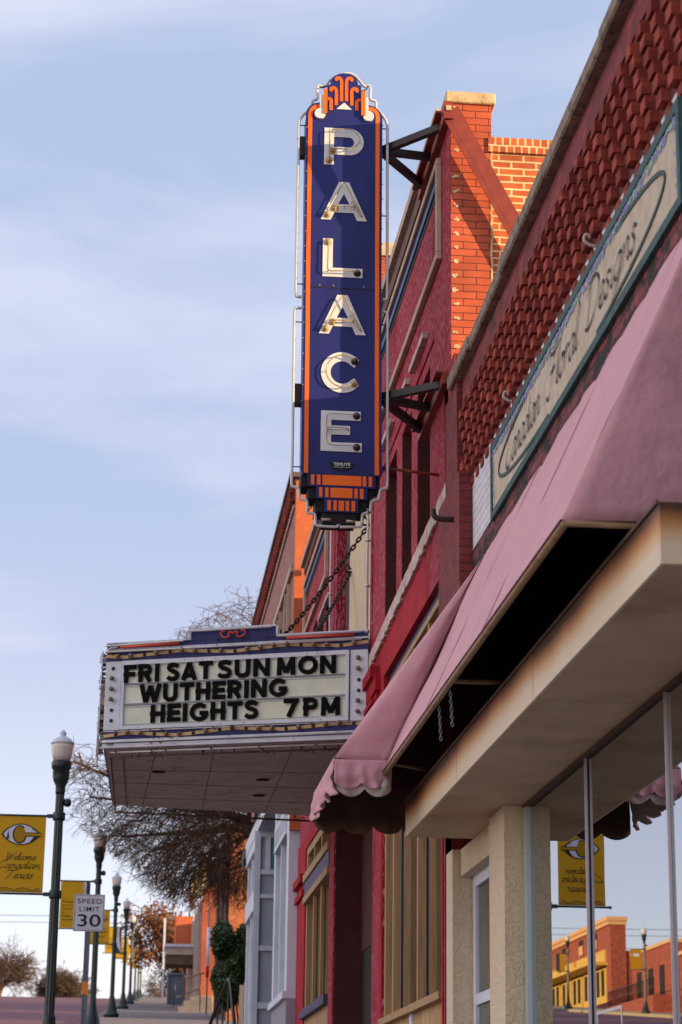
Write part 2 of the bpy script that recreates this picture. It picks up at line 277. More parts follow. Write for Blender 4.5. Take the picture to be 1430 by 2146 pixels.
# ------------------------------------------------------------------ mesh helpers
class MB:
    def __init__(s): s.v = []; s.f = []; s.m = []; s.sm = []
    def add(s, vs, fs, m=0, smooth=False):
        o = len(s.v); s.v += [tuple(v) for v in vs]
        for f in fs: s.f.append(tuple(i+o for i in f)); s.m.append(m); s.sm.append(smooth)
        return s
    def box(s, x0, x1, y0, y1, z0, z1, m=0):
        vs = [(x, y, z) for x in (x0, x1) for y in (y0, y1) for z in (z0, z1)]
        return s.add(vs, [(0, 1, 3, 2), (4, 6, 7, 5), (0, 4, 5, 1), (2, 3, 7, 6), (0, 2, 6, 4), (1, 5, 7, 3)], m)
    def fbox(s, F, a0, a1, b0, b1, c0, c1, m=0):
        vs = [F @ Vector((a, b, c)) for a in (a0, a1) for b in (b0, b1) for c in (c0, c1)]
        return s.add(vs, [(0, 1, 3, 2), (4, 6, 7, 5), (0, 4, 5, 1), (2, 3, 7, 6), (0, 2, 6, 4), (1, 5, 7, 3)], m)
    def quad(s, *p, m=0): return s.add(p, [tuple(range(len(p)))], m)
    def prism(s, F, poly, c0, c1, m=0):
        n = len(poly); vs = [F @ Vector((a, b, c0)) for a, b in poly] + [F @ Vector((a, b, c1)) for a, b in poly]
        return s.add(vs, [tuple(range(n))[::-1], tuple(range(n, 2*n))] + [(i, (i+1) % n, n+(i+1) % n, n+i) for i in range(n)], m)
    def tube(s, pts, r, n=6, m=0, caps=True):
        P = [Vector(p) for p in pts]; rr = r if isinstance(r, (list, tuple)) else [r]*len(P); vs = []; fs = []
        prev = None
        for i, p in enumerate(P):
            d = (P[min(i+1, len(P)-1)] - P[max(i-1, 0)])
            d = d.normalized() if d.length > 1e-9 else Vector((0, 0, 1))
            if prev is None:
                a = Vector((0, 0, 1)) if abs(d.z) < .9 else Vector((1, 0, 0)); u = d.cross(a).normalized()
            else: u = (prev - d*prev.dot(d)); u = u.normalized() if u.length > 1e-6 else d.orthogonal().normalized()
            prev = u; v = d.cross(u)
            for k in range(n):
                t = 2*math.pi*k/n; vs.append(p + (u*math.cos(t)+v*math.sin(t))*rr[i])
        for i in range(len(P)-1):
            for k in range(n): fs.append((i*n+k, i*n+(k+1) % n, (i+1)*n+(k+1) % n, (i+1)*n+k))
        if caps: fs.append(tuple(range(n))[::-1]); fs.append(tuple((len(P)-1)*n+k for k in range(n)))
        return s.add(vs, fs, m, True)
    def beam(s, p0, p1, w_, h, m=0, up=(0, 0, 1)):
        p0 = Vector(p0); p1 = Vector(p1); d = (p1-p0); ln = d.length; d.normalize(); u = d.cross(Vector(up)).normalized(); v = u.cross(d)
        F = Matrix((( d.x, u.x, v.x, p0.x), (d.y, u.y, v.y, p0.y), (d.z, u.z, v.z, p0.z), (0, 0, 0, 1)))
        return s.fbox(F, 0, ln, -w_/2, w_/2, -h/2, h/2, m)
    def lathe(s, c, prof, n=16, m=0, axis=None):
        vs = []; fs = []; c = Vector(c)
        Q = Vector((0, 0, 1)).rotation_difference(Vector(axis)).to_matrix() if axis else Matrix.Identity(3)
        for r, z in prof:
            for k in range(n): t = 2*math.pi*k/n; vs.append(c + Q @ Vector((r*math.cos(t), r*math.sin(t), z)))
        for i in range(len(prof)-1):
            for k in range(n): fs.append((i*n+k, i*n+(k+1) % n, (i+1)*n+(k+1) % n, (i+1)*n+k))
        fs.append(tuple(range(n))[::-1]); fs.append(tuple((len(prof)-1)*n+k for k in range(n)))
        return s.add(vs, fs, m, True)
    def geo(s, g, F, m=0):
        return s.add([F @ Vector(v) for v in g[0]], g[1], m)
    def build(s, name, mats, parent=None, bevel=0, kind=None, sub=None):
        me = bpy.data.meshes.new(name)
        off = Vector((0, 0, 0))
        if parent is not None:
            q = parent
            while q is not None: off += q.location; q = q.parent
        me.from_pydata([tuple(Vector(v)-off) for v in s.v] if off.length else s.v, [], s.f)
        if not isinstance(mats, (list, tuple)): mats = [mats]
        for k in mats: me.materials.append(M[k] if isinstance(k, str) else k)
        me.polygons.foreach_set('material_index', s.m); me.polygons.foreach_set('use_smooth', s.sm); me.update()
        o = bpy.data.objects.new(name, me); C.objects.link(o)
        if parent is not None: o.parent = parent
        if bevel:
            b = o.modifiers.new('bevel', 'BEVEL'); b.width = bevel; b.segments = 1; b.limit_method = 'ANGLE'
        if kind: o['kind'] = kind
        return o
def thing(name, label, cat, loc=(0, 0, 0), group=None):
    o = bpy.data.objects.new(name, None); o.empty_display_size = .2; C.objects.link(o); o.location = loc
    o['label'] = label; o['category'] = cat
    if group: o['group'] = group
    return o
def tag(o, label, cat, group=None, kind=None):
    o['label'] = label; o['category'] = cat
    if group: o['group'] = group
    if kind: o['kind'] = kind
    return o
def dup(root, loc, label):
    def cp(o, par):
        c = o.copy(); C.objects.link(c); c.parent = par
        for ch in o.children: cp(ch, c)
        return c
    r = cp(root, None); r.location = loc; r['label'] = label
    return r
def frame(o, ax, ay):
    ax = Vector(ax).normalized(); ay = Vector(ay); az = ax.cross(ay)
    return Matrix(((ax.x, ay.x, az.x, o[0]), (ax.y, ay.y, az.y, o[1]), (ax.z, ay.z, az.z, o[2]), (0, 0, 0, 1)))
def FY(y): return frame((0, y, 0), (1, 0, 0), (0, 0, 1))         # faces -Y, local (x,z), c = towards the camera
def FX(x): return frame((x, 0, 0), (0, -1, 0), (0, 0, 1))        # faces -X, local (-y,z), c = towards the street
def curve_geo(splines, extrude):
    cu = bpy.data.curves.new('c', 'CURVE'); cu.dimensions = '2D'; cu.fill_mode = 'BOTH'; cu.extrude = extrude/2
    for pts in splines:
        sp = cu.splines.new('POLY'); sp.points.add(len(pts)-1); sp.use_cyclic_u = True
        for i, p in enumerate(pts): sp.points[i].co = (p[0], p[1], 0, 1)
    return _ev(cu)
def _ev(cu):
    o = bpy.data.objects.new('tmp', cu); C.objects.link(o)
    dg = bpy.context.evaluated_depsgraph_get(); me = bpy.data.meshes.new_from_object(o.evaluated_get(dg))
    g = ([tuple(v.co) for v in me.vertices], [tuple(p.vertices) for p in me.polygons])
    bpy.data.objects.remove(o); bpy.data.meshes.remove(me); bpy.data.curves.remove(cu)
    return g
def text_geo(t, size, extrude=.002, offset=0., shear=0., space=1.):
    cu = bpy.data.curves.new('t', 'FONT'); cu.body = t; cu.size = size; cu.extrude = extrude/2; cu.offset = offset; cu.shear = shear; cu.space_character = space; cu.resolution_u = 4
    return _ev(cu)
def fit(g, x0, x1, y0, y1):
    xs = [v[0] for v in g[0]]; ys = [v[1] for v in g[0]]; a, b, c, d = min(xs), max(xs), min(ys), max(ys)
    return ([((v[0]-a)/(b-a)*(x1-x0)+x0, (v[1]-c)/(d-c)*(y1-y0)+y0, v[2]) for v in g[0]], g[1])
def catmull(pts, k=6, closed=False):
    out = []; n = len(pts)
    for i in range(n if closed else n-1):
        p = [pts[(i+j-1) % n] if closed else pts[min(max(i+j-1, 0), n-1)] for j in range(4)]
        for t in range(k):
            u = t/k
            out.append(tuple(.5*((2*p[1][a])+(-p[0][a]+p[2][a])*u+(2*p[0][a]-5*p[1][a]+4*p[2][a]-p[3][a])*u*u+(-p[0][a]+3*p[1][a]-3*p[2][a]+p[3][a])*u**3) for a in range(len(p[0]))))
    if not closed: out.append(tuple(pts[-1]))
    return out
def band(pts, w_, c0, c1, F, mb, m=0):
    """flat strip of width w_ along a 2D polyline"""
    L_ = []; Rr = []
    for i, p in enumerate(pts):
        a = pts[max(i-1, 0)]; b = pts[min(i+1, len(pts)-1)]; dx, dy = b[0]-a[0], b[1]-a[1]; d = math.hypot(dx, dy) or 1
        L_.append((p[0]-dy/d*w_/2, p[1]+dx/d*w_/2)); Rr.append((p[0]+dy/d*w_/2, p[1]-dx/d*w_/2))
    n = len(pts); vs = []
    for c in (c0, c1): vs += [F @ Vector((a, b, c)) for a, b in L_] + [F @ Vector((a, b, c)) for a, b in Rr]
    fs = []
    for i in range(n-1):
        fs += [(i, i+1, n+i+1, n+i), (2*n+i, 3*n+i, 3*n+i+1, 2*n+i+1), (i, 2*n+i, 2*n+i+1, i+1), (n+i, n+i+1, 3*n+i+1, 3*n+i)]
    fs += [(0, n, 3*n, 2*n), (n-1, 3*n-1, 4*n-1, 2*n-1)]
    mb.add(vs, fs, m)
# single-stroke italic script alphabet, x-height 1, drawn with a broad nib
SG = {
 'C': (1.5, [[(1.5,1.75),(1.25,2.05),(.85,1.95),(.35,1.3),(.1,.6),(.3,.05),(.8,0),(1.35,.45)]]),
 'F': (1.5, [[(.1,1.6),(.3,2.0),(.9,1.85),(1.7,2.05)], [(1.05,1.9),(.8,.9),(.55,.1),(.2,-.15),(-.05,.1)], [(.45,1.0),(1.2,1.1)]]),
 'D': (1.8, [[(.55,1.8),(.45,1.0),(.3,0)], [(.1,.1),(.5,-.05),(1.2,.2),(1.65,.9),(1.6,1.6),(1.0,2.05),(.35,1.9),(.0,1.5)]]),
 'W': (2.1, [[(.0,1.7),(.25,1.95),(.3,1.2),(.4,.05),(.8,.9),(1.15,1.7),(1.1,.9),(1.2,.05),(1.65,1.0),(2.0,1.9),(2.3,2.1)]]),
 'T': (1.3, [[(-.3,1.6),(.1,1.95),(.9,1.9),(1.8,2.1)], [(.85,1.9),(.6,.9),(.3,.1),(.1,-.3)]]),
 'a': (.95, [[(.8,.9),(.5,1.0),(.15,.6),(.1,.15),(.35,.0),(.7,.5),(.82,.95)], [(.82,.95),(.72,.3),(.8,.02),(1.05,.25)]]),
 'n': (1.0, [[(.1,.85),(.22,.95),(.15,.4),(.08,0)], [(.12,.35),(.45,.9),(.7,.95),(.7,.5),(.72,.05),(1.05,.25)]]),
 'd': (1.0, [[(.8,.9),(.5,1.0),(.15,.6),(.1,.15),(.35,.0),(.7,.5),(.85,1.1)], [(1.05,2.0),(.85,1.0),(.78,.05),(1.05,.25)]]),
 'i': (.45, [[(.2,.95),(.12,.3),(.2,.02),(.45,.25)], [(.3,1.35),(.33,1.42)]]),
 'l': (.5, [[(.15,.3),(.45,1.3),(.5,1.95),(.32,1.9),(.18,1.0),(.15,.15),(.3,0),(.55,.25)]]),
 'o': (.9, [[(.6,.98),(.25,.8),(.08,.3),(.3,0),(.65,.2),(.75,.75),(.5,1.0),(.95,.85)]]),
 'r': (.75, [[(.05,.8),(.25,1.05),(.2,.5),(.1,0)], [(.15,.5),(.4,.9),(.7,.95)]]),
 'e': (.8, [[(.1,.4),(.5,.6),(.6,.9),(.4,1.0),(.12,.6),(.15,.1),(.45,0),(.85,.3)]]),
 's': (.7, [[(.6,.9),(.35,1.02),(.18,.8),(.45,.45),(.42,.1),(.15,0),(-.02,.15)]]),
 'g': (.95, [[(.8,.9),(.5,1.0),(.15,.6),(.1,.2),(.35,.05),(.7,.5),(.85,.98)], [(.85,.98),(.7,0),(.55,-.7),(.2,-.9),(.1,-.6),(.9,.15)]]),
 'c': (.75, [[(.65,.8),(.5,1.0),(.2,.75),(.1,.25),(.3,0),(.8,.3)]]),
 'm': (1.5, [[(.1,.85),(.2,.95),(.12,.4),(.08,0)], [(.12,.35),(.4,.9),(.6,.95),(.58,.4),(.55,0)], [(.58,.35),(.85,.9),(1.08,.95),(1.1,.4),(1.15,.03),(1.5,.3)]]),
 'x': (.85, [[(.05,.85),(.25,.95),(.45,.5),(.6,.05),(.9,.2)], [(.8,1.0),(.4,.5),(.0,0)]]),
 'y': (.95, [[(.15,.95),(.1,.4),(.3,.1),(.6,.4),(.8,.95)], [(.8,.95),(.65,.0),(.4,-.8),(.1,-.8),(.3,-.3),(1,.2)]]),
 '.': (.4, [[(.1,.0),(.16,.06)]]), ' ': (.8, []),
}
def script(txt, x0, x1, y, h, F, mb, c0=.0, c1=.002, nib=.12, ang=40, slant=.25, m=0, mn=.018):
    adv = 0; strokes = []
    for ch in txt:
        w_, st = SG[ch]
        for s_ in st: strokes.append([(adv+a+b*slant, b) for a, b in s_])
        adv += w_
    k = (x1-x0)/adv; nx, ny = math.cos(R(ang))*nib*h/2, math.sin(R(ang))*nib*h/2
    mn = mn*h
    for s_ in strokes:
        p = [(x0+a*k, y+b*h) for a, b in catmull(s_, 5)]
        # variable-width stroke: broad nib gives thick downstrokes
        for i in range(len(p)-1):
            a, b = p[i], p[i+1]; dx, dy = b[0]-a[0], b[1]-a[1]; d = math.hypot(dx, dy) or 1e-6
            ex, ey = dx/d*mn, dy/d*mn; px_, py_ = -dy/d*mn, dx/d*mn
            if (nx*px_ + ny*py_) < 0: px_, py_ = -px_, -py_
            ox, oy = nx+px_, ny+py_
            c = c1 + (i % 2)*.0004
            vs = [(a[0]-ex-ox, a[1]-ey-oy), (b[0]+ex-ox, b[1]+ey-oy), (b[0]+ex+ox, b[1]+ey+oy), (a[0]-ex+ox, a[1]-ey+oy)]
            mb.add([F @ Vector((q[0], q[1], c)) for q in vs], [(0, 1, 2, 3)], m)
def gz(y):
    y = max(-60., y)
    if y < 160: return -1.08+.071*y
    t = min(y-160, 60.); return -1.08+.071*160 + .071*t - .071*t*t/120.
def kx(y): return -1.85+.0158*min(y, 170)
# ------------------------------------------------------------------ ground, road, pavements
def strip(name, xa, xb, dz, m, ys, kind='structure', thick=None):
    b = MB(); vs = []; n = len(ys)
    for y in ys: vs += [(xa(y), y, gz(y)+dz), (xb(y), y, gz(y)+dz)]
    fs = [(2*i, 2*i+1, 2*i+3, 2*i+2) for i in range(n-1)]
    b.add(vs, fs, 0, True)
    if thick:
        b.add([(xa(y), y, gz(y)+dz) for y in ys]+[(xa(y), y, gz(y)+dz-thick) for y in ys], [(i, n+i, n+i+1, i+1) for i in range(n-1)], 1)
        b.add([(xb(y), y, gz(y)+dz) for y in ys]+[(xb(y), y, gz(y)+dz-thick) for y in ys], [(i, i+1, n+i+1, n+i) for i in range(n-1)], 1)
    return b.build(name, m, kind=kind)
YS = [-60, -30, 0, 20, 40, 60, 80, 100, 120, 140, 150, 160, 165, 170, 175, 180, 190, 200, 210, 220, 260, 330, 500, 900]
strip('ground', lambda y: -700, lambda y: 700, -.16, 'dirt', YS)
strip('road', lambda y: kx(y)-21.2, lambda y: kx(y)-.15, -.14, 'road', YS[:20])
strip('sidewalk', lambda y: kx(y), lambda y: 9.5, 0, ['concrete', 'concrete'], YS[:18], thick=.3)
strip('kerb', lambda y: kx(y)-.15, lambda y: kx(y)-.005, .004, ['concrete', 'concrete'], YS[:18], thick=.3)
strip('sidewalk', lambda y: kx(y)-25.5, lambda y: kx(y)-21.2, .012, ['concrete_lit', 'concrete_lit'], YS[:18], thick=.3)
b = MB()
for i, y in enumerate([v*1.5 for v in range(20, 105)]): b.box(kx(y)+.02, 3.0, y, y+.012, gz(y)-.01, gz(y)+.004)
b.build('sidewalk_joint', ['concrete'], kind='structure').name = 'sidewalk_joints'
b = MB(); 
for y in range(30, 150, 9): b.quad(*[(kx(y)-10.6+a, y+c, gz(y+c)-.135) for a, c in ((-.06, 0), (.06, 0), (.06, 3), (-.06, 3))])
b.build('road_marking', 'concrete_lit', kind='structure')
# ------------------------------------------------------------------ floral shop (near right)
shop = thing('brick_shop', 'red brick shop with projecting brick lattice, tan metal canopy and big display window', 'shop building', (2.2, 9, gz(9)))
YN = 2.0                             # near end of the shop, out of the picture
b = MB(); b.box(2.2, 12, YN, 14.10, 5.02, 5.19); b.build('parapet_wall', 'brick_dark', shop)
b = MB(); b.box(2.21, 12, YN, 14.10, 4.36, 5.02); b.build('lattice_wall', 'lattice_back', shop)
b = MB(); b.box(2.202, 12, YN, 13.68, 3.84, 4.36); b.build('painted_wall_band', 'white_brick', shop)
b = MB(); b.box(2.2, 12, YN, 13.68, 3.2, 3.84); b.build('stained_wall_band', 'brick_stained', shop)
b = MB(); b.box(2.2, 12, YN, 13.68, 2.2, 3.2); b.build('wall_above_canopy', 'black', shop)  # black colour paints in the shade under the awning
b = MB(); b.box(2.16, 12, 14.10, 14.648, 4.40, 5.19); b.box(2.11, 12, 13.68, 14.10, 3.55, 4.40); b.box(2.11, 12, 14.10, 14.648, 2.22, 4.40)
b.build('corner_pier', 'brick_pier', shop)
b = MB(); b.box(2.18, 12, 14.35, 14.648, 5.19, 5.50); b.build('pier_top', 'brick_red_deep', shop)
# header bricks, seven courses, each course stepped a third of a brick along
random.seed(4); b = MB(); P = .200
for r in range(7):
    zt_ = 4.962-r*.102; hh = .064 if r < 6 else .052
    y = 4.0 - .066*r
    while y < (14.0 if zt_ > 4.72 else 13.95 if zt_ > 4.42 else 13.62):
        if y > 4:
            j = random.uniform(-.004, .004); d = random.uniform(-.003, .003) + (.022 if r == 6 else 0); q_ = random.uniform(-.002, .002)
            b.box(2.168+d, 2.206 if r == 6 else 2.214, y+j, y+.092+j, zt_-hh+q_, zt_+q_)
        y += P
b.build('header_brick_lattice', 'lattice', shop, bevel=.002)
# stone coping with an uneven front edge
b = MB(); random.seed(8); y = YN; 
while y < 14.34:
    l_ = random.uniform(.5, .75); y1 = min(y+l_, 14.34); d = random.uniform(-.012, .012)
    b.box(2.135+d, 2.6, y, y1-.008, 5.195, 5.29+random.uniform(-.006, .008)); y = y1
b.build('coping', 'stone', shop, bevel=.012)
b = MB(); b.box(2.6, 12, YN, 14.34, 5.19, 5.2); b.build('roof', 'coping_dark', shop)
# canopy: fascia browner towards its top, soffit
b = MB()
ys = [7.09, 9.48, 11.80, 14.04]
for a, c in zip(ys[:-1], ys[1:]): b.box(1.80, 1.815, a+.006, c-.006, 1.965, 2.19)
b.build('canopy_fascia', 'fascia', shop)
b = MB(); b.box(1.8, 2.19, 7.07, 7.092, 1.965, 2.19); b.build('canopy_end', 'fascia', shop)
b = MB(); b.box(2.29, 2.42, YN, 7.06, 1.946, 2.199); b.build('window_header', 'brown_edge', shop)
b = MB()
for a, c in zip(ys[:-1], ys[1:]): b.box(1.817, 2.40, a+.004, c-.004, 1.966, 1.98)
b.build('canopy_soffit', 'soffit', shop)
b = MB(); b.box(1.82, 2.2, 7.1, 14.04, 2.12, 2.18); b.build('canopy_top', 'black', shop)
b = MB(); b.box(1.79, 1.799, 7.08, 14.04, 2.185, 2.2); b.box(2.31, 2.36, 7.1, 12.55, 1.945, 1.962); b.build('canopy_trim', 'brown_edge', shop)
# storefront: two stucco columns, recessed door, display window
b = MB(); b.box(2.2, 2.345, 12.56, 13.10, gz(12), 1.964); b.build('column', 'stucco', shop)
b = MB(); b.box(2.194, 2.34, 14.57, 14.86, gz(14), 1.964); b.build('column', 'stucco', shop)
b = MB(); b.box(2.25, 2.34, 13.10, 14.56, 1.78, 1.964); b.build('door_lintel', 'stucco', shop)
d = MB(); d.box(2.33, 2.37, 14.44, 14.56, gz(14), 1.78); d.box(2.33, 2.37, 13.10, 13.18, gz(14), 1.78); d.box(2.33, 2.37, 13.18, 14.44, 1.70, 1.78); d.box(2.33, 2.37, 13.18, 14.44, .92, .99); d.box(2.33, 2.37, 13.78, 13.83, gz(14), 1.70)
d = d.build('shop_door', 'white_paint', shop)
MB().box(2.352, 2.358, 13.18, 14.44, gz(14), 1.70).build('door_glass', 'glass', d)
wd = MB(); wd.box(2.312, 2.345, 12.46, 12.555, gz(12), 1.944)
wd = wd.build('display_window', 'teal_frame', shop)
g_ = MB(); g_.quad((2.3096, 3, gz(8)+.35), (2.338, 12.46, gz(8)+.35), (2.338, 12.46, 1.944), (2.3096, 3, 1.944)); g_.build('window_pane', 'glass', wd)
for y in (10.80, 9.11, 7.4, 5.7):
    q = MB(); q.box(2.314, 2.327, y, y+.016, gz(8)+.35, 1.944); q.build('mullion', 'alu', wd)
    q = MB(); q.box(2.3275, 2.331, y-.002, y+.022, gz(8)+.35, 1.943); q.build('mullion_gasket', 'navy_trim', wd)
b = MB(); b.box(2.29, 2.37, 3, 12.42, gz(8)-.5, gz(8)+.35); b.build('window_base', 'stucco', shop)
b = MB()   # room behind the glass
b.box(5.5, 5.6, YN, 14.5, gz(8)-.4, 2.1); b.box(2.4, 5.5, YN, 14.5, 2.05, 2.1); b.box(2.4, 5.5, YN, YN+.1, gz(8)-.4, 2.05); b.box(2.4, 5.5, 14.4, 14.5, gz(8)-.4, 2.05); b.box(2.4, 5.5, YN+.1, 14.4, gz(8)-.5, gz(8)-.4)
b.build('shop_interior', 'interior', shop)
b = MB(); b.box(2.30, 12, YN, YN+.2, gz(0), 2.2); b.build('end_wall', 'brick_dark', shop)
# small notice in the window
t = thing('window_notice', 'small white framed notice at the bottom of the display window', 'notice', (2.33, 10.42, .55))
b = MB(); F = FX(2.332)
b.fbox(F, -10.70, -10.15, .645, .66, 0, .003); b.fbox(F, -10.70, -10.685, .2, .645, 0, .003); b.fbox(F, -10.165, -10.15, .2, .645, 0, .003); b.fbox(F, -10.70, -10.15, .185, .2, 0, .003); b.build('notice_frame', 'sign_white', t)
# ------------------------------------------------------------------ painted sign "Canadian Floral Designs"
fs_ = thing('painted_shop_sign', 'long cream green-framed sign lettered Canadian Floral Designs on the lattice brick shop', 'shop sign', (2.15, 10.3, 3.8))
F = FX(2.186); Y0, Y1, Z0, Z1 = 8.03, 12.82, 3.795, 4.285
b = MB(); b.fbox(F, -Y1+.02, -Y0-.02, Z0+.02, Z1-.02, -.012, .0); b.build('board', 'sign_cream', fs_)
b = MB(); w_ = .047
b.fbox(F, -Y1, -Y0, Z0, Z0+w_, -.013, .010); b.fbox(F, -Y1, -Y0, Z1-w_, Z1, -.013, .010); b.fbox(F, -Y1, -Y1+w_, Z0+w_, Z1-w_, -.013, .010); b.fbox(F, -Y0-w_, -Y0, Z0+w_, Z1-w_, -.013, .010)
b.build('frame', 'green_frame', fs_)
b = MB(); ym = (Y0+Y1)/2; pts = []
def oval(a0, a1): return [(-ym + 2.12*math.copysign(abs(math.cos(R(a)))**.8, math.cos(R(a))), 4.04 + .185*math.sin(R(a))) for a in range(a0, a1, 4)]
for pts, wd_ in ((oval(120, 262), .022), (oval(-75, 62), .022)):
    b = MB(); band(pts, wd_, .003, .006, F, b); b.build('oval_border', 'ink_green', fs_)
for wd__, xa, xb in (('Canadian', -12.30, -11.20), ('Floral', -10.98, -10.16), ('Designs', -9.98, -8.86)):
    b = MB(); script(wd__, xa, xb, 3.962, .104, F, b, c1=.006, nib=.17, mn=.022); b.build('lettering', 'ink_purple', fs_)
random.seed(21); b = MB(); b2 = MB()
def petals(mb, a, c, s_):
    for _ in range(5):
        t_ = random.uniform(0, 6.28); q = [(a+random.uniform(-s_, s_), c+random.uniform(-s_, s_)) for _ in range(1)][0]
        ex = (math.cos(t_)*s_*.8, math.sin(t_)*s_*.8); ey = (-math.sin(t_)*s_*.3, math.cos(t_)*s_*.3)
        mb.add([F @ Vector((q[0]+i*ex[0]+j*ey[0], q[1]+i*ex[1]+j*ey[1], .0045+random.random()*.002)) for i, j in ((-1, 0), (0, -1), (1, 0), (0, 1))], [(0, 1, 2, 3)])
a = -Y1+.07
while a < -Y0-.06:
    petals(b if random.random() < .68 else b2, a, 4.218+random.uniform(-.018, .014), .020); a += .019
for c in range(12):
    petals(b if random.random() < .6 else b2, -Y0-.07+random.uniform(-.02, .01), 3.86+c*.028, .016); petals(b, -Y1+.075+random.uniform(-.01, .02), 3.88+c*.026, .014)
b.build('painted_wisteria', 'wisteria', fs_); b2.build('painted_leaves', 'leaf_mint', fs_)
for y in (12.1, 9.75):
    b = MB(); pts = [(2.2, y, 4.34), (2.165, y, 4.35), (2.14, y, 4.37), (2.145, y, 4.40), (2.165, y, 4.40), (2.17, y, 4.385)]
    b.tube(catmull(pts, 4), .008, 6); b.build('hook', 'lining', fs_)
# ------------------------------------------------------------------ pink awning
aw = thing('fabric_awning', 'faded pink fabric awning with scalloped valance over the brick shop canopy', 'awning', (2.2, 11, 2.3))
def cloth(name, m, grid, parent, thick=.004, sub=None, m2=None, flip=False):
    if flip: grid = [list(reversed(row)) for row in grid]
    b = MB(); r = len(grid); c = len(grid[0])
    b.add([p for row in grid for p in row], [(i*c+j, i*c+j+1, (i+1)*c+j+1, (i+1)*c+j) for i in range(r-1) for j in range(c-1)], 0, True)
    o = b.build(name, [m]+([m2] if m2 else []), parent)
    sd = o.modifiers.new('solid', 'SOLIDIFY'); sd.thickness = thick; sd.offset = -1
    if m2: sd.material_offset = 1
    return o
ZT, ZB, XF, XF2, YJ, YE = 3.68, 2.25, 1.55, 1.245, 13.2, 14.62
YA = 7.55
def lerp(a, b_, t): return a+(b_-a)*t
rows = []
for i in range(41):
    t = i/40; row = []
    for j in range(61):
        y = lerp(YA, YJ, j/60); s_ = .022*math.sin(math.pi*t)*math.sin(math.pi*((y-YA) % 1.88)/1.88) + .012*mnoise.noise(Vector((y*2.2, t*3, 0))) + .005*mnoise.noise(Vector((y*7+t*4, t*5, 2)))
        row.append((lerp(2.2, XF, t)+s_, y, lerp(ZT, ZB, t)-s_*.8))
    rows.append(row)
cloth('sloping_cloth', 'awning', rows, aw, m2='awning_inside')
# far, deeper section: slope, end cheek facing down the street, valances
rows = []
for i in range(31):
    t = i/30; row = []
    for j in range(25):
        y = lerp(YJ, YE, j/24); s_ = .03*math.sin(math.pi*t)*math.sin(math.pi*j/24)+.005*mnoise.noise(Vector((y*4, t*4, 3)))
        row.append((lerp(2.2, XF2, t)+s_, y, lerp(ZT, 2.33, t)-s_*.7))
    rows.append(row)
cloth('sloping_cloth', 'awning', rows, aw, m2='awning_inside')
rows = []   # cheek between the two slopes, faces the camera
for i in range(25):
    t = i/24; row = []
    for j in range(9):
        u = j/8; xa = lerp(2.2, XF2, t); xb = lerp(2.2, XF+.03, t); za = lerp(ZT, 2.33, t); zb = lerp(ZT, 2.31, t)
        row.append((lerp(xa, xb, u), YJ-.01+.035*math.sin(math.pi*u)*math.sin(math.pi*t)*-1+.014*mnoise.noise(Vector((t*5, u*3, 0)))+.006*mnoise.noise(Vector((t*13, u*7, 0))), lerp(za, zb, u)))
    rows.append(row)
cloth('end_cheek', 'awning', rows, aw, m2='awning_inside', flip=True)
rows = []   # near end cheek of the long section
for i in range(25):
    t = i/24; row = []
    for j in range(13):
        u = j/12; row.append((lerp(lerp(2.2, XF, t), 2.2, u), YA-.004-.02*math.sin(math.pi*u)*t, lerp(ZT, ZB, t)-.0*u))
    rows.append(row)
cloth('end_cheek', 'awning', rows, aw, m2='awning_inside', flip=True)
def valance(name, p0, p1, z0, h, n, nrm, m, m2, amp=.02, sc_=.04, seed=0, waves=3):
    p0 = Vector(p0); p1 = Vector(p1); rows = []; K = n*14
    for i in range(13):
        t = i/12; row = []
        for j in range(K+1):
            u = j/K; ph = (u*n) % 1; dep = h + sc_*math.sin(math.pi*ph)**.7
            off = amp*t*math.sin(2*math.pi*u*waves+seed) + .012*t*math.sin(2*math.pi*u*waves*2.3+seed*2)+.03*t*mnoise.noise(Vector((u*7, t*3, seed)))
            p = p0.lerp(p1, u) + Vector(nrm)*off; row.append((p.x, p.y, z0-dep*t))
        rows.append(row)
    return cloth(name, m, rows, aw, m2=m2, flip=True)
valance('valance', (XF2, YJ-.015, 2.33), (XF+.03, YJ-.015, 2.33), 2.32, .145, 2, (0, -1, 0), 'awning', 'lining', .018, .035, 1.2, 1.6)
valance('valance_lining', (XF2+.02, YJ+.02, 2.33), (XF+.06, YJ+.02, 2.33), 2.31, .165, 2, (0, -1, 0), 'lining', 'lining', .018, .05, 2.4, 1.2)
valance('valance', (XF2-.005, YE, 2.33), (XF2-.005, YJ-.015, 2.33), 2.33, .17, 5, (-1, 0, 0), 'awning', 'lining', .02, .045, .4, 4)
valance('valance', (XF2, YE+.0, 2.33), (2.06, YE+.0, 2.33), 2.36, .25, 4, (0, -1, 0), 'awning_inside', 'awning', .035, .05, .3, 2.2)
rows = [[(lerp(lerp(2.155, XF2, t), 2.155, j/12), YE+.002, lerp(ZT, 2.33, t)) for j in range(13)] for t in [i/20 for i in range(21)]]
cloth('far_end_cheek', 'awning_hem_and_shade', rows, aw)  # pink cloth seen from inside, its shade painted as dark maroon
b = MB(); b.tube([(XF+.012, YA, ZB-.012), (XF+.012, YJ, ZB-.012)], .016, 8); b.tube([(XF+.012, YA, ZB-.01), (2.2, YA, ZB-.01)], .014, 8)
b.tube([(XF+.02, YJ-.01, 2.31), (1.82, YJ-.01, 2.27)], .013, 8); b.tube([(XF+.02, 10.4, 2.24), (1.82, 10.4, 2.24)], .013, 8); b.tube([(XF2+.02, YE-.03, 2.33), (XF2+.02, YJ, 2.32)], .012, 6)
b.build('frame_pipe', 'pipe', aw)
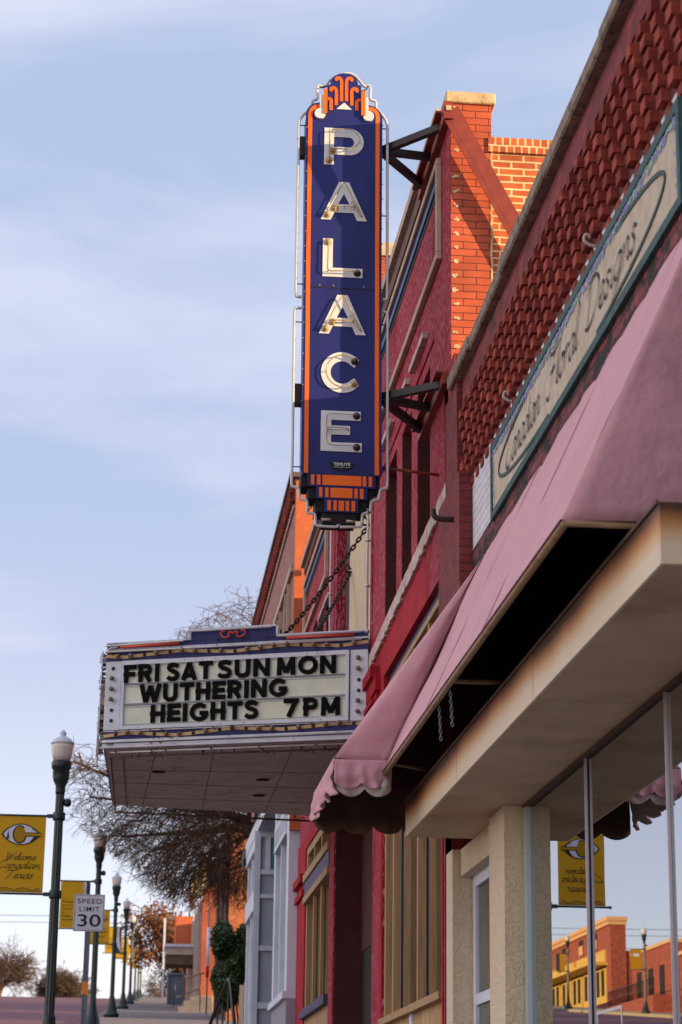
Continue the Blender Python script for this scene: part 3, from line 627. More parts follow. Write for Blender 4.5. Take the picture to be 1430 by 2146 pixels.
b = MB(); b.tube([(XF-.001, YA, ZB-.0), (XF-.001, YJ, ZB-.0)], .006, 5); b.build('hem', 'awning_hem_and_shade', aw)
for k in range(1, 3):
    b = MB(); y = YA+1.88*k; b.tube([(lerp(2.2, XF, t)-.001, y, lerp(ZT, ZB, t)+.001) for t in [i/14 for i in range(15)]], .0025, 4); b.build('stitching', 'awning_seam', aw)
b = MB()
b.build('stitching', 'awning_seam', aw)
def chain(mb, p0, p1, link=.03, r=.003, sag=0.):
    p0 = Vector(p0); p1 = Vector(p1); n = max(2, int((p1-p0).length/link/.8)); d = (p1-p0).normalized(); u = d.cross(Vector((0, 1, .3))).normalized(); v = d.cross(u)
    for i in range(n):
        c = p0.lerp(p1, (i+.5)/n); c = c + Vector((0, 0, -sag*4*((i+.5)/n)*(1-(i+.5)/n))); w1 = u if i % 2 else v
        pts = [c + d*(link*.6*math.cos(a)) + w1*(link*.3*math.sin(a)) for a in [k*math.pi/4 for k in range(9)]]
        mb.tube(pts, r, 4, caps=False)
for y, l_ in ((10.95, .19), (10.55, .19)):
    b = MB(); chain(b, (XF+.03, y, 2.23), (XF+.04, y, 2.23-l_), .022, .0028); b.build('chain', 'chain_light', aw)
# ------------------------------------------------------------------ the theatre
th = thing('theatre_building', 'red stucco theatre building with tan framed panels, dark niches and sunlit brick side wall', 'theatre', (2.2, 21, gz(21)))
PX = 2.2; XB = 9.0
def wall(y0, y1, z0, z1, m='red_stucco', x=PX, name='wall', xb=None):
    b = MB(); b.box(x, xb or x+.3, y0, y1, z0, z1); return b.build(name, m, th)
# side wall, seen end-on above the shop roof
b = MB(); b.box(PX, 2.515, 14.65, 14.95, gz(14), 5.54); b.build('side_wall_base', 'brick_red_deep', th)
b = MB(); b.box(PX+.004, 2.515, 14.65, 14.95, 5.54, 7.64); b.build('side_wall_pier', 'brick_paint', th)
b = MB(); b.box(2.515, XB, 14.66, 14.95, 3, 7.25); b.build('side_wall', 'brick_raw', th)
b = MB(); b.box(2.49, XB, 14.63, 14.97, 7.25, 7.37); b.build('side_wall_coping', 'soldier', th)
b = MB(); b.box(2.165, 2.545, 14.62, 15.02, 7.64, 7.735); b.build('pier_cap', 'cap', th, bevel=.008)
random.seed(3); b = MB()
for i in range(19):
    z = 5.66+i*.114
    if i in (13,): continue
    for k in range(4):
        a = 2.222+random.uniform(0, .035); c = z+random.uniform(-.012, .012); s_ = random.uniform(.007, .017)
        b.add([(a+s_*math.cos(t_)*random.uniform(.7, 1.2), 14.648-.0006*k, c+s_*.8*math.sin(t_)*random.uniform(.7, 1.2)) for t_ in [q*math.pi/3.5 for q in range(7)]], [tuple(range(7))])
b.build('paint_patches', 'cap', th)
random.seed(5); b = MB()
pts_ = [(2.515+random.uniform(-.008, .006), 5.6+i*.05) for i in range(36)]
band(pts_, .016, 0, .012, FY(14.66), b); b.build('joint_mortar', 'cap', th)
# left wing street face (behind it y 14.65..19.7)
wall(14.652, 15.09, gz(15), 4.05); wall(14.652, 19.7, 6.26, 7.55)
wall(14.652, 15.74, 4.05, 6.26)
wall(16.48, 16.84, 4.58, 5.92); wall(17.48, 17.84, 4.58, 5.92); wall(18.67, 19.7, 4.58, 5.92)
wall(15.74, 19.7, 5.92, 6.26); wall(15.74, 19.7, 4.05, 4.58, 'bright_red')
for a, c in ((15.74, 16.48), (16.84, 17.48), (17.84, 18.67)):
    wall(a, c, 4.58, 5.92, 'maroon', PX+.13, 'niche_board')
    b = MB(); b.box(PX+.004, PX+.118, c-.008, c-.001, 4.581, 5.919); b.build('niche_jamb', 'maroon', th)
    b = MB(); b.box(PX+.118, PX+.129, c-.03, c-.001, 4.6, 5.9); b.build('niche_edge', 'tan_wood', th)
# parapet: brown band, coping
b = MB(); b.box(PX-.015, PX+.3, 14.97, 22.6, 7.55, 7.70); b.build('parapet_band', 'coping_dark', th)
b = MB(); b.box(PX-.06, PX+.32, 15.02, 22.6, 7.70, 7.785); b.build('parapet_coping', 'tan_trim', th)
b = MB(); b.box(PX-.015, PX+.3, 22.6, 27.9, 7.40, 7.5); b.build('parapet_band', 'coping_dark', th)
b = MB(); b.box(PX-.06, PX+.32, 22.6, 27.95, 7.5, 7.58); b.build('parapet_coping', 'tan_trim', th)
# rough cream belts
def rough_strip(y0, y1, z, h, d, name='belt_course', gaps=None, m='cream_rough', seed=1, par=None):
    random.seed(seed); b = MB(); F = FX(PX); pts = []; n = int((y1-y0)/.12)
    top = [(-(y0+(y1-y0)*i/n), z+h/2+random.uniform(-.012, .012)*h/.12) for i in range(n+1)]
    bot = [(-(y0+(y1-y0)*i/n), z-h/2+random.uniform(-.02, .015)*h/.12) for i in range(n+1)]
    for i in range(n): b.prism(F, [bot[i+1], bot[i], top[i], top[i+1]], 0.001, d)
    return b.build(name, m, par or th)
def sloped(y0, y1, za, zb, h, d, **k): pass
random.seed(1); b = MB(); F = FX(PX); n = 40
for i in range(n):
    a0 = 14.68+(19.75-14.68)*i/n; a1 = 14.68+(19.75-14.68)*(i+1)/n; zc = lambda y: 4.57-.035*(y-14.7)
    r = [random.uniform(-.015, .015) for _ in range(2)]
    b.prism(F, [(-a1, zc(a1)-.06+r[0]), (-a0, zc(a0)-.06+r[0]), (-a0, zc(a0)+.065+r[1]*.4), (-a1, zc(a1)+.065+r[1]*.4)], .001, .028)
b.build('belt_course', 'cream_rough', th)
for a, c in ((15.87, 16.72), (16.95, 17.5), (18.0, 18.85), (19.0, 19.5)): rough_strip(a, c, 6.225, .05, .045, 'worn_moulding', seed=int(a*10))
# framed panel (tan strips, blue inner strip)
def panel(y0, y1, z0, z1, w_=.06):
    b = MB(); F = FX(PX)
    b.fbox(F, -y1, -y0, z1-w_, z1, .001, .045); b.fbox(F, -y1, -y0, z0, z0+w_, .001, .045); b.fbox(F, -y0-w_, -y0, z0+w_, z1-w_, .001, .045); b.fbox(F, -y1, -y1+w_, z0+w_, z1-w_, .001, .045)
    b.build('panel_moulding', 'tan_trim', th, bevel=.006)
    b = MB(); b.fbox(F, -y1+w_, -y0-w_-.02, z1-w_-.10, z1-w_-.035, .001, .02); b.build('panel_stripe', 'blue_trim', th)
    b = MB(); b.fbox(F, -y1+w_, -y0-w_-.01, z1-w_-.033, z1-w_, .001, .008); b.fbox(F, -y1+w_, -y0-w_-.05, z1-w_-.15, z1-w_-.102, .001, .006); b.build('panel_black_strip', 'black', th)  # thin black strips below the top moulding and the blue stripe
panel(15.09, 19.35, 6.55, 7.40); panel(24.4, 27.6, 6.45, 7.2)
# raised ridges near the niches (thin dark diagonal reveals in perspective)
b = MB(); b.fbox(FX(PX), -19.6, -15.5, 6.03, 6.04, .001, .012); b.build('niche_hood', 'bright_red', th)
# storefront, left wing
b = MB(); F = FX(PX)
wall(18.7, 19.5, gz(19), 3.72, 'red_stucco', PX, 'pilaster'); wall(18.7, 19.7, 3.72, 4.05, 'bright_red', PX, 'pilaster_head')
b = MB(); b.box(PX-.05, PX+.2, 18.95, 19.72, 3.98, 4.12); b.box(PX-.085, PX, 19.05, 19.74, 4.12, 4.22); b.box(PX-.03, PX, 19.05, 19.7, 3.86, 3.98); b.box(PX-.07, PX, 19.1, 19.72, 3.78, 3.83); b.box(PX-.07, PX, 19.1, 19.72, 3.88, 3.93); b.build('corbel', 'bright_red', th)
b = MB(); b.box(PX+.05, PX+.3, 15.09, 18.7, 3.965, 4.05); b.build('opening_shadow_strip', 'navy_trim', th)
sf = MB(); sf.box(PX+.03, PX+.2, 15.09, 18.7, 3.915, 3.963); sf.box(PX+.02, PX+.2, 15.09, 15.15, 1.06, 3.914); sf.box(PX+.02, PX+.2, 18.6, 18.7, 1.06, 3.914); sf.box(PX+.02, PX+.2, 15.15, 18.6, 3.15, 3.25)
sf = sf.build('shopfront_window', 'tan_wood', th)
for y in (16.45, 17.98):
    q = MB(); q.box(PX+.01, PX+.075, y, y+.07, 1.06, 3.15); q.box(PX+.095, PX+.155, y, y+.07, 1.06, 3.15); q.build('mullion', 'tan_wood', sf)
    q = MB(); q.box(PX+.075, PX+.095, y+.02, y+.07, 1.06, 3.15); q.build('mullion_groove', 'blue_trim', sf)
for y in (16.05, 16.95, 17.85):
    q = MB(); q.box(PX+.035, PX+.155, y, y+.06, 3.25, 3.914); q.build('mullion', 'tan_wood', sf)
q = MB(); q.box(PX+.156, PX+.162, 15.15, 18.6, 1.06, 3.914); q.build('window_pane', 'glass_far', sf)
b = MB(); b.box(PX-.03, PX+.2, 15.09, 18.7, 1.0, 1.055); b.build('window_sill', 'tan_wood', th)
b = MB(); b.box(PX+.03, PX+.2, 15.09, 18.7, gz(15), 1.0); b.build('stall_riser', 'beadboard', th)
b = MB(); b.box(PX+.015, PX+.03, 16.85, 17.0, gz(15), 1.0); b.build('riser_post', 'white_paint', th)
# bright red jambs either side of the openings
b = MB(); b.box(PX-.006, PX, 18.7, 18.86, gz(19), 3.7); b.build('pilaster_edge', 'bright_red', th)
b = MB(); b.box(PX-.008, PX-.001, 15.02, 15.09, gz(15), 3.9); b.build('pilaster_edge', 'bright_red', th)
# entry recess below the marquee
wall(23.2, 23.72, gz(22), 3.75, 'red_stucco', PX, 'pilaster'); b = MB(); b.box(PX+.02, PX+.62, 23.19, 23.20, gz(22), 3.75); b.build('recess_wall', 'maroon', th)
b = MB(); b.box(PX+.62, PX+.7, 19.5, 23.2, gz(20), 3.75); b.build('recess_back', 'maroon', th)
b = MB(); b.box(PX+.3, PX+.7, 18.7, 19.5, gz(19), 3.75); b.build('recess_wall', 'red_stucco', th)
# centre bay above the marquee
wall(19.7, 21.9, 3.9, 7.55, 'cream_wall', PX+.003, 'centre_wall'); wall(21.9, 23.35, 3.75, 7.55, 'maroon', PX+.10, 'centre_recess')
for y in (19.74, 23.62):
    b = MB(); b.box(PX-.01, PX+.003, y-.09, y+.05, 4.5, 6.9); b.build('vertical_moulding', 'red_stucco', th)
    b = MB(); b.tube([(PX-.045, y, 4.45), (PX-.045, y, 6.9)], .012, 6)
    for z in (4.7, 5.15, 5.6, 6.05): b.lathe((PX-.045, y, z), [(.022, -.012), (.03, 0), (.022, .012)], 8); b.tube([(PX-.045, y, z), (PX, y, z)], .006, 5)
    b.build('neon_tube', 'tube', th)
# right wing
wall(23.35, 24.0, 3.75, 7.40); wall(24.0, 27.9, 6.3, 7.40); wall(24.0, 27.9, 3.75, 4.7)
wall(24.6, 24.95, 4.7, 6.3); wall(25.5, 25.8, 4.7, 6.3); wall(26.4, 26.7, 4.7, 6.3); wall(27.3, 27.9, 4.7, 6.3)
for a, c in ((24.0, 24.6), (24.95, 25.5), (25.8, 26.4), (26.7, 27.3)):
    wall(a, c, 4.7, 6.3, 'maroon', PX+.12, 'niche_board'); b = MB(); b.box(PX+.004, PX+.118, c-.008, c-.001, 4.701, 6.299); b.build('niche_jamb', 'maroon', th)
rough_strip(23.4, 27.9, 4.55, .12, .06, seed=9); rough_strip(24.0, 25.3, 6.15, .05, .04, 'worn_moulding', seed=11)
wall(23.72, 27.0, 3.6, 3.75, 'bright_red')
sf = MB(); sf.box(PX+.02, PX+.2, 23.72, 27.0, 3.5, 3.6); sf.box(PX-.03, PX+.2, 23.72, 27.0, 3.17, 3.26); sf.box(PX-.03, PX+.2, 23.72, 27.0, 2.9, 2.98)
sf.box(PX+.02, PX+.2, 26.85, 27.0, 1.6, 3.5); sf.box(PX+.02, PX+.2, 23.72, 23.85, 1.6, 3.5)
sf = sf.build('shopfront_window', 'tan_wood', th)
for y in (24.9, 25.9):
    q = MB(); q.box(PX+.02, PX+.06, y, y+.1, 1.6, 2.9); q.box(PX+.075, PX+.16, y, y+.1, 1.6, 2.9); q.box(PX+.02, PX+.16, y, y+.08, 3.26, 3.5); q.build('mullion', 'tan_wood', sf)
    q = MB(); q.box(PX+.06, PX+.075, y+.02, y+.09, 1.6, 2.9); q.build('mullion_groove', 'alu_dark', sf)
q = MB(); q.box(PX-.01, PX+.15, 23.72, 27.0, 2.985, 3.165); q.build('transom_panel', 'navy_trim', sf)
q = MB(); q.box(PX+.165, PX+.17, 23.85, 26.85, 1.6, 3.5); q.build('window_pane', 'glass_far', sf)
b = MB(); b.box(PX-.05, PX+.2, 23.72, 27.0, 1.5, 1.6); b.build('window_sill', 'navy_trim', th)
b = MB(); b.box(PX+.02, PX+.2, 23.72, 27.0, gz(22), 1.5); b.build('stall_riser', 'tan_wood', th)
wall(27.0, 28.2, gz(26), 3.75, 'bright_red', PX, 'pilaster')
b = MB(); b.box(PX-.06, PX+.1, 27.05, 28.25, 3.2, 3.3); b.box(PX-.04, PX+.1, 27.05, 28.2, 3.02, 3.1); b.build('corbel', 'bright_red', th)
b = MB(); b.box(PX+.3, XB, 14.96, 27.9, 2.0, 7.2); b.build('building_core', 'maroon', th)
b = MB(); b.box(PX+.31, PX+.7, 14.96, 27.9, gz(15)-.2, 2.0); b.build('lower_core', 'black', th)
# black conduit hooks on the corner, thin rod
b = MB(); b.tube(catmull([(2.11, 13.95, 4.13), (2.02, 13.95, 4.13), (1.98, 13.95, 4.15), (1.97, 13.95, 4.2)], 4), .02, 6); b.build('conduit_hook', 'steel_black', th)
b = MB(); b.tube([(PX, 14.72, 3.1), (PX-.02, 14.72, 3.1), (PX-.02, 14.72, 4.1)], .012, 6); b.box(PX-.05, PX, 14.68, 14.78, 3.8, 3.92); b.build('conduit', 'steel_red', th)
# ------------------------------------------------------------------ vertical PALACE sign
vs_ = thing('vertical_theatre_sign', 'tall navy and orange vertical neon sign spelling PALACE, bracketed off the theatre corner', 'theatre sign', (1.45, 15.2, 6.3))
S = {}
S['top'] = [(1.133,7.712),(1.141,7.751),(1.161,7.783),(1.189,7.807),(1.241,7.819),(1.298,7.822),(1.296,7.976),(1.319,7.977),(1.323,8.003),(1.335,8.036),(1.358,8.060),(1.387,8.076),(1.427,8.084),(1.468,8.082),(1.497,8.067),(1.520,8.045),(1.535,8.017),(1.538,7.989),(1.563,7.987),(1.564,7.817),(1.627,7.819),(1.667,7.809),(1.696,7.789),(1.720,7.762),(1.733,7.725)]
outline = S['top'] + [(1.735, 6.3), (1.750, 4.81), (1.738, 4.782), (1.160, 4.779), (1.147, 4.80), (1.140, 6.3)]
F = FY(15.1)
g = curve_geo([outline], .014)
b = MB(); b.geo(g, F @ Matrix.Translation((0, 0, -.007))); b.build('front_panel', 'navy', vs_)
b = MB(); g2 = curve_geo([[(1.44+(x-1.44)*.985, 6.4+(z-6.4)*.997) for x, z in outline]], .19); b.geo(g2, F @ Matrix.Translation((0, 0, -.112))); b.build('cabinet', 'navy2', vs_)
b = MB(); b.box(1.14, 1.738, 15.098, 15.0985, 6.262, 6.270); b.build('panel_seam', 'black', vs_)
b = MB()
bl = catmull([(1.241,7.785),(1.207,7.777),(1.183,7.756),(1.170,7.722),(1.168,7.68)], 4) + [(1.172, 6.5), (1.176, 6.0), (1.184, 4.786)]
br = catmull([(1.621,7.787),(1.656,7.783),(1.681,7.764),(1.695,7.730),(1.695,7.69)], 4) + [(1.700, 6.5), (1.703, 6.0), (1.712, 4.788)]
band(bl, .031, .0005, .004, F, b); band(br, .031, .0005, .004, F, b); b.build('orange_border', 'orange', vs_)
b = MB()
for k, pts in enumerate([[(1.410,7.837),(1.409,7.93),(1.408,8.005),(1.400,8.029),(1.385,8.038),(1.369,8.032),(1.368,8.021)], [(1.449,7.840),(1.448,7.93),(1.447,8.005),(1.455,8.031),(1.471,8.041),(1.488,8.035),(1.488,8.022)],
            [(1.369,7.800),(1.369,7.87),(1.368,7.920),(1.360,7.943),(1.342,7.949),(1.327,7.940),(1.328,7.926)], [(1.490,7.804),(1.490,7.87),(1.489,7.922),(1.496,7.944),(1.513,7.952),(1.530,7.945),(1.529,7.930)],
            [(1.329,7.756),(1.328,7.80),(1.328,7.836),(1.321,7.850),(1.303,7.853)], [(1.532,7.763),(1.531,7.80),(1.531,7.836),(1.540,7.853),(1.560,7.856)]]):
    p = catmull(pts, 4); band(p, .025, .0005, .006+.0003*k, F, b)
    if k < 4: b.geo(([(p[-1][0]+.014*math.cos(a*math.pi/6), p[-1][1]+.012*math.sin(a*math.pi/6), .0075+.0003*k) for a in range(12)], [tuple(range(12))]), F)
b.build('orange_scrolls', 'orange', vs_)
for a_, c_ in ((1.268, 1.296), (1.564, 1.594)): b = MB(); b.fbox(F, a_, c_, 7.714, 7.924, .006, .032); b.build('orange_bar', 'orange', vs_)
for cx_, xa_, xb_ in ((1.243, 1.240, 1.268), (1.622, 1.594, 1.620)):
    b = MB(); b.fbox(F, xa_, xb_, 7.71, 7.875, .001, .02)
    b.geo(([(cx_+.043*math.cos(a*math.pi/12), 7.716+.043*math.sin(a*math.pi/12), .0225) for a in range(24)]+[(cx_+.043*math.cos(a*math.pi/12), 7.716+.043*math.sin(a*math.pi/12), .0) for a in range(24)], [tuple(range(24))]+[(i, (i+1) % 24, 24+(i+1) % 24, 24+i) for i in range(24)]), F)
    b.build('white_ornament', 'letter', vs_)
b = MB(); b.prism(F, [(1.369, 7.768), (1.493, 7.768), (1.431, 7.827)], .001, .006); b.build('white_triangle', 'letter', vs_)
# letters
def arc(cx_, cz, rx, rz, a0, a1, n=18): return [(cx_+rx*math.cos(R(a0+(a1-a0)*i/n)), cz+rz*math.sin(R(a0+(a1-a0)*i/n))) for i in range(n+1)]
def letter(kind, spl):
    b = MB(); b.geo(curve_geo(spl, .006), F @ Matrix.Translation((0, 0, .0045))); return b.build('letter', 'letter', vs_)
lp = letter('P', [[(1.280,7.602),(1.280,7.290),(1.356,7.290),(1.356,7.378),(1.476,7.378)]+arc(1.476,7.490,.111,.112,-88,88)+[(1.476,7.602)], [(1.355,7.528),(1.355,7.442),(1.472,7.442)]+arc(1.472,7.485,.040,.043,-80,80,8)+[(1.472,7.528)]])
def A(z0): return [[(1.262,z0),(1.338,z0),(1.366,z0+.063),(1.514,z0+.063),(1.542,z0),(1.617,z0),(1.477,z0+.318),(1.398,z0+.318)], [(1.394,z0+.132),(1.484,z0+.132),(1.439,z0+.222)]]
la = letter('A', A(6.828))
ll = letter('L', [[(1.282,6.670),(1.282,6.357),(1.588,6.357),(1.588,6.431),(1.359,6.431),(1.359,6.670)]])
lb = letter('A', A(5.892))
lc = letter('C', [arc(1.443,5.585,.160,.162,38,322,30)+[(1.535,5.543)]+arc(1.443,5.585,.088,.090,318,42,24)[0:]+[(1.535,5.627)]])
le = letter('E', [[(1.289,5.278),(1.289,4.961),(1.597,4.961),(1.597,5.031),(1.366,5.031),(1.366,5.092),(1.508,5.092),(1.508,5.162),(1.366,5.162),(1.366,5.207),(1.587,5.207),(1.587,5.278)]])
def ntube(paths, r=.0055, par=None, socks=(), dark=()):
    b = MB()
    for p in paths: b.tube([F @ Vector((x, z, .045)) for x, z in catmull(p, 3)], r, 5)
    for p in paths:
        for q in (p[0], p[len(p)//2], p[-1]): b.tube([F @ Vector((q[0], q[1], .0)), F @ Vector((q[0], q[1], .045))], .004, 4)
    b.build('neon_tube', 'tube_clear', par)
    b = MB()
    for i, q in enumerate(socks): b.lathe(F @ Vector((q[0], q[1], .008)), [(.028, 0), (.028, .008), (.017, .010), (.017, .03), (.010, .034)], 12, 1 if i in dark else 0, axis=(0, -1, 0))
    b.build('tube_socket', ['socket', 'socket_dark'], par)
ntube([[(1.318,7.325),(1.318,7.45),(1.318,7.57)], [(1.34,7.572),(1.42,7.577),(1.50,7.570),(1.555,7.49),(1.49,7.415),(1.42,7.41),(1.335,7.41)]], par=lp, socks=[(1.318, 7.325), (1.342, 7.408)])
for z0, lt in ((6.828, la), (5.892, lb)):
    ntube([[(1.300,z0+.03),(1.36,z0+.16),(1.425,z0+.285),(1.448,z0+.285),(1.51,z0+.16),(1.575,z0+.035),(1.565,z0+.028),(1.50,z0+.15)], [(1.36,z0+.098),(1.44,z0+.098),(1.52,z0+.098)]], par=lt, socks=[(1.312, z0+.04), (1.366, z0+.095)])
ntube([[(1.32,6.64),(1.32,6.5),(1.322,6.395),(1.42,6.393),(1.55,6.393)]], par=ll, socks=[(1.32, 6.64), (1.548, 6.392)], dark=(1,))
ntube([arc(1.443,5.585,.124,.126,45,315,14)], par=lc, socks=[(1.535, 5.675), (1.533, 5.497)], dark=(0,))
ntube([[(1.555,5.242),(1.45,5.242),(1.345,5.24),(1.33,5.2),(1.33,5.1),(1.335,5.02),(1.37,4.998),(1.45,4.998),(1.555,4.996)], [(1.34,5.135),(1.45,5.135),(1.495,5.125),(1.45,5.118),(1.34,5.115)]], r=.004, par=le, socks=[(1.555, 5.242), (1.558, 4.996)], dark=(0, 1))
# maker's plate
b = MB(); b.prism(F, [(1.357,4.866),(1.372,4.868),(1.387,4.877),(1.42,4.884),(1.450,4.888),(1.48,4.884),(1.508,4.878),(1.526,4.868),(1.542,4.868),(1.534,4.85),(1.522,4.832),(1.49,4.817),(1.450,4.811),(1.41,4.817),(1.38,4.832),(1.366,4.85)], .001, .008); mk = b.build('maker_plate', 'black', vs_)
b = MB(); b.geo(fit(text_geo('TEXLITE', .05, .001, .0012), 1.388, 1.512, 4.850, 4.872), F @ Matrix.Translation((0, 0, .0095))); b.geo(fit(text_geo('INC', .02, .001), 1.437, 1.463, 4.833, 4.842), F @ Matrix.Translation((0, 0, .0095)))
b.fbox(F, 1.388, 1.43, 4.8365, 4.839, .0085, .0095); b.fbox(F, 1.47, 1.512, 4.8365, 4.839, .0085, .0095); b.build('lettering', 'letter', mk)
# stepped foot
tiers = [(1.195, 1.703, 4.684, 4.777, 1.150, 1.738, [(1.222,1.247),(1.266,1.293),(1.307,1.597),(1.607,1.633),(1.651,1.677)], 4.697, 4.775),
         (1.262, 1.641, 4.592, 4.682, 1.205, 1.690, [(1.284,1.308),(1.329,1.354),(1.368,1.531),(1.545,1.570),(1.587,1.614)], 4.602, 4.677),
         (1.323, 1.576, 4.492, 4.590, 1.26, 1.64, [(1.347,1.373),(1.392,1.416),(1.430,1.470),(1.482,1.508),(1.526,1.552)], 4.502, 4.580)]
for i, (x0, x1, z0, z1, X0, X1, ors, oz0, oz1) in enumerate(tiers):
    b = MB(); b.fbox(F, x0, x1, z0, z1, -.016, 0); t_ = b.build('foot_tier', 'navy', vs_)
    q = MB()
    for a, c in ors: q.fbox(F, a, c, oz0, oz1, .0005, .005)
    q.build('orange_block', 'orange', t_)
    q = MB(); q.fbox(F, X0, X1, z0+.006, z1-.002, -.24, -.03); q.build('foot_box', 'black', vs_)
b = MB(); b.fbox(F, 1.312, 1.560, 4.408, 4.492, -.2, -.02); b.build('foot_box', 'black', vs_)
b = MB(); b.tube([F @ Vector((1.305, 4.425, .02)), F @ Vector((1.372, 4.428, .02))], .010, 8); b.tube([F @ Vector((1.487, 4.421, .02)), F @ Vector((1.555, 4.417, .02))], .010, 8); b.build('tube_end', 'tube_clear', vs_)
# outer perimeter neon tubing with stand-offs
b = MB()
def per(pts, k=3): b.tube([Vector((x, 15.135, z)) for x, z in catmull(pts, k)], .0115, 7)
per([(1.083,7.50),(1.080,7.633),(1.099,7.697),(1.139,7.747),(1.172,7.765),(1.180,7.80),(1.182,7.835),(1.194,7.852),(1.217,7.862),(1.222,7.89),(1.221,7.96),(1.235,7.982),(1.267,7.971),(1.290,7.985),(1.310,8.021),(1.352,8.063),(1.393,8.085)])
per([(1.427,8.090),(1.445,8.103),(1.485,8.100),(1.526,8.076),(1.555,8.041),(1.584,8.004),(1.602,7.995),(1.619,8.009),(1.637,7.998),(1.639,7.95),(1.638,7.896),(1.652,7.881),(1.679,7.874),(1.686,7.85),(1.687,7.812),(1.731,7.763),(1.763,7.714),(1.777,7.652),(1.777,7.5)])
per([(1.083,7.5),(1.082,7.0),(1.083,6.4),(1.085,6.23),(1.096,6.198),(1.128,6.196)]); per([(1.777,7.5),(1.780,7.0),(1.783,6.381),(1.781,6.23),(1.772,6.208),(1.749,6.206)])
per([(1.130,6.104),(1.092,6.102),(1.078,6.08),(1.077,5.9),(1.080,5.4),(1.083,4.95),(1.082,4.715),(1.092,4.687),(1.123,4.678),(1.137,4.66),(1.140,4.61),(1.152,4.591),(1.184,4.586),(1.199,4.57),(1.203,4.50),(1.216,4.486),(1.247,4.484),(1.261,4.468),(1.266,4.41),(1.281,4.393),(1.358,4.388),(1.424,4.390),(1.432,4.408),(1.453,4.418)], 3)
per([(1.749,6.109),(1.776,6.101),(1.787,6.075),(1.789,5.7),(1.792,5.3),(1.794,4.95),(1.795,4.725),(1.778,4.701),(1.750,4.694),(1.739,4.67),(1.733,4.62),(1.719,4.606),(1.690,4.601),(1.675,4.587),(1.669,4.52),(1.655,4.505),(1.627,4.500),(1.611,4.486),(1.605,4.41),(1.585,4.396),(1.51,4.392),(1.445,4.388)], 3)
b.build('outline_tube', 'tube', vs_)
b = MB()
for x0, x1, z in ((1.08, 1.14, 7.63), (1.735, 1.79, 7.64), (1.08, 1.14, 6.3), (1.735, 1.785, 6.0), (1.08, 1.14, 5.99), (1.085, 1.15, 4.84), (1.748, 1.80, 4.84), (1.735, 1.785, 6.9)): b.tube([(x0, 15.135, z), (x1, 15.135, z)], .005, 5)
b.tube([(1.203, 15.12, 4.5), (1.27, 15.12, 4.57)], .005, 5); b.tube([(1.665, 15.12, 4.5), (1.60, 15.12, 4.57)], .005, 5)
b.tube(catmull([(1.24, 15.1, 7.945), (1.265, 15.1, 7.957), (1.298, 15.1, 7.965)], 3), .006, 5); b.tube(catmull([(1.56, 15.1, 7.935), (1.60, 15.1, 7.95), (1.615, 15.1, 7.985)], 3), .006, 5)
b.build('tube_standoff', 'steel_black', vs_)
b = MB(); random.seed(2)
for i in range(23): b.lathe((1.1425+.003*(i % 2), 15.098, 4.85+i*.125), [(.0055, 0), (.0035, .004)], 6, 0, axis=(0, -1, 0)); b.lathe((1.738, 15.098, 4.9+i*.125), [(.005, 0), (.003, .004)], 6, 1, axis=(0, -1, 0))
for x in (1.262, 1.365, 1.60): b.lathe((x, 15.098, 6.285), [(.007, 0), (.004, .006)], 6, 0, axis=(0, -1, 0))
b.build('rivet', ['socket', 'steel_black'], vs_)
# brackets
for z, zc in ((7.50, 7.56), (5.45, 5.45)):
    b = MB(); b.box(1.085, 1.72, 15.20, 15.29, z-.09, z+.07); b.build('cross_beam', 'steel_black', vs_)
    for ya, dz in ((14.9, .0), (15.42, -.0), (15.95, .0)):
        b = MB(); b.beam((1.74, 15.24, z), (2.16, ya, zc+dz), .05, .055); b.build('bracket_arm', 'steel_black', vs_)
    b = MB(); b.box(2.15, 2.198, 14.72, 16.12, zc-.05, zc+.05); b.box(2.10, 2.15, 14.72, 16.12, zc+.035, zc+.05); b.build('wall_channel', 'steel_red', vs_)
b = MB(); b.tube([(1.74, 15.25, 4.90), (2.2, 15.25, 4.86)], .012, 6); b.build('stay_rod', 'steel_red', vs_)
# diagonal roof brace on the sunlit side
b = MB(); p0 = Vector((2.17, 14.53, 7.52)); p1 = Vector((3.15, 14.53, 5.65)); b.beam(p0, p1, .055, .012, up=(0, 1, 0)); 
b.beam(p0+Vector((.028, 0, .014)), p1+Vector((.028, 0, .014)), .01, .10, 0, up=(0, 0, 1)); b.beam(p0-Vector((.022, 0, .012)), p1-Vector((.022, 0, .012)), .01, .08, 0, up=(0, 0, 1))
b.box(2.13, 2.20, 14.50, 14.62, 7.44, 7.58); b.build('roof_brace', 'steel_red', vs_)
b = MB(); b.box(2.145, 2.185, 14.485, 14.50, 7.50, 7.54); b.build('brace_plate', 'cap', vs_)
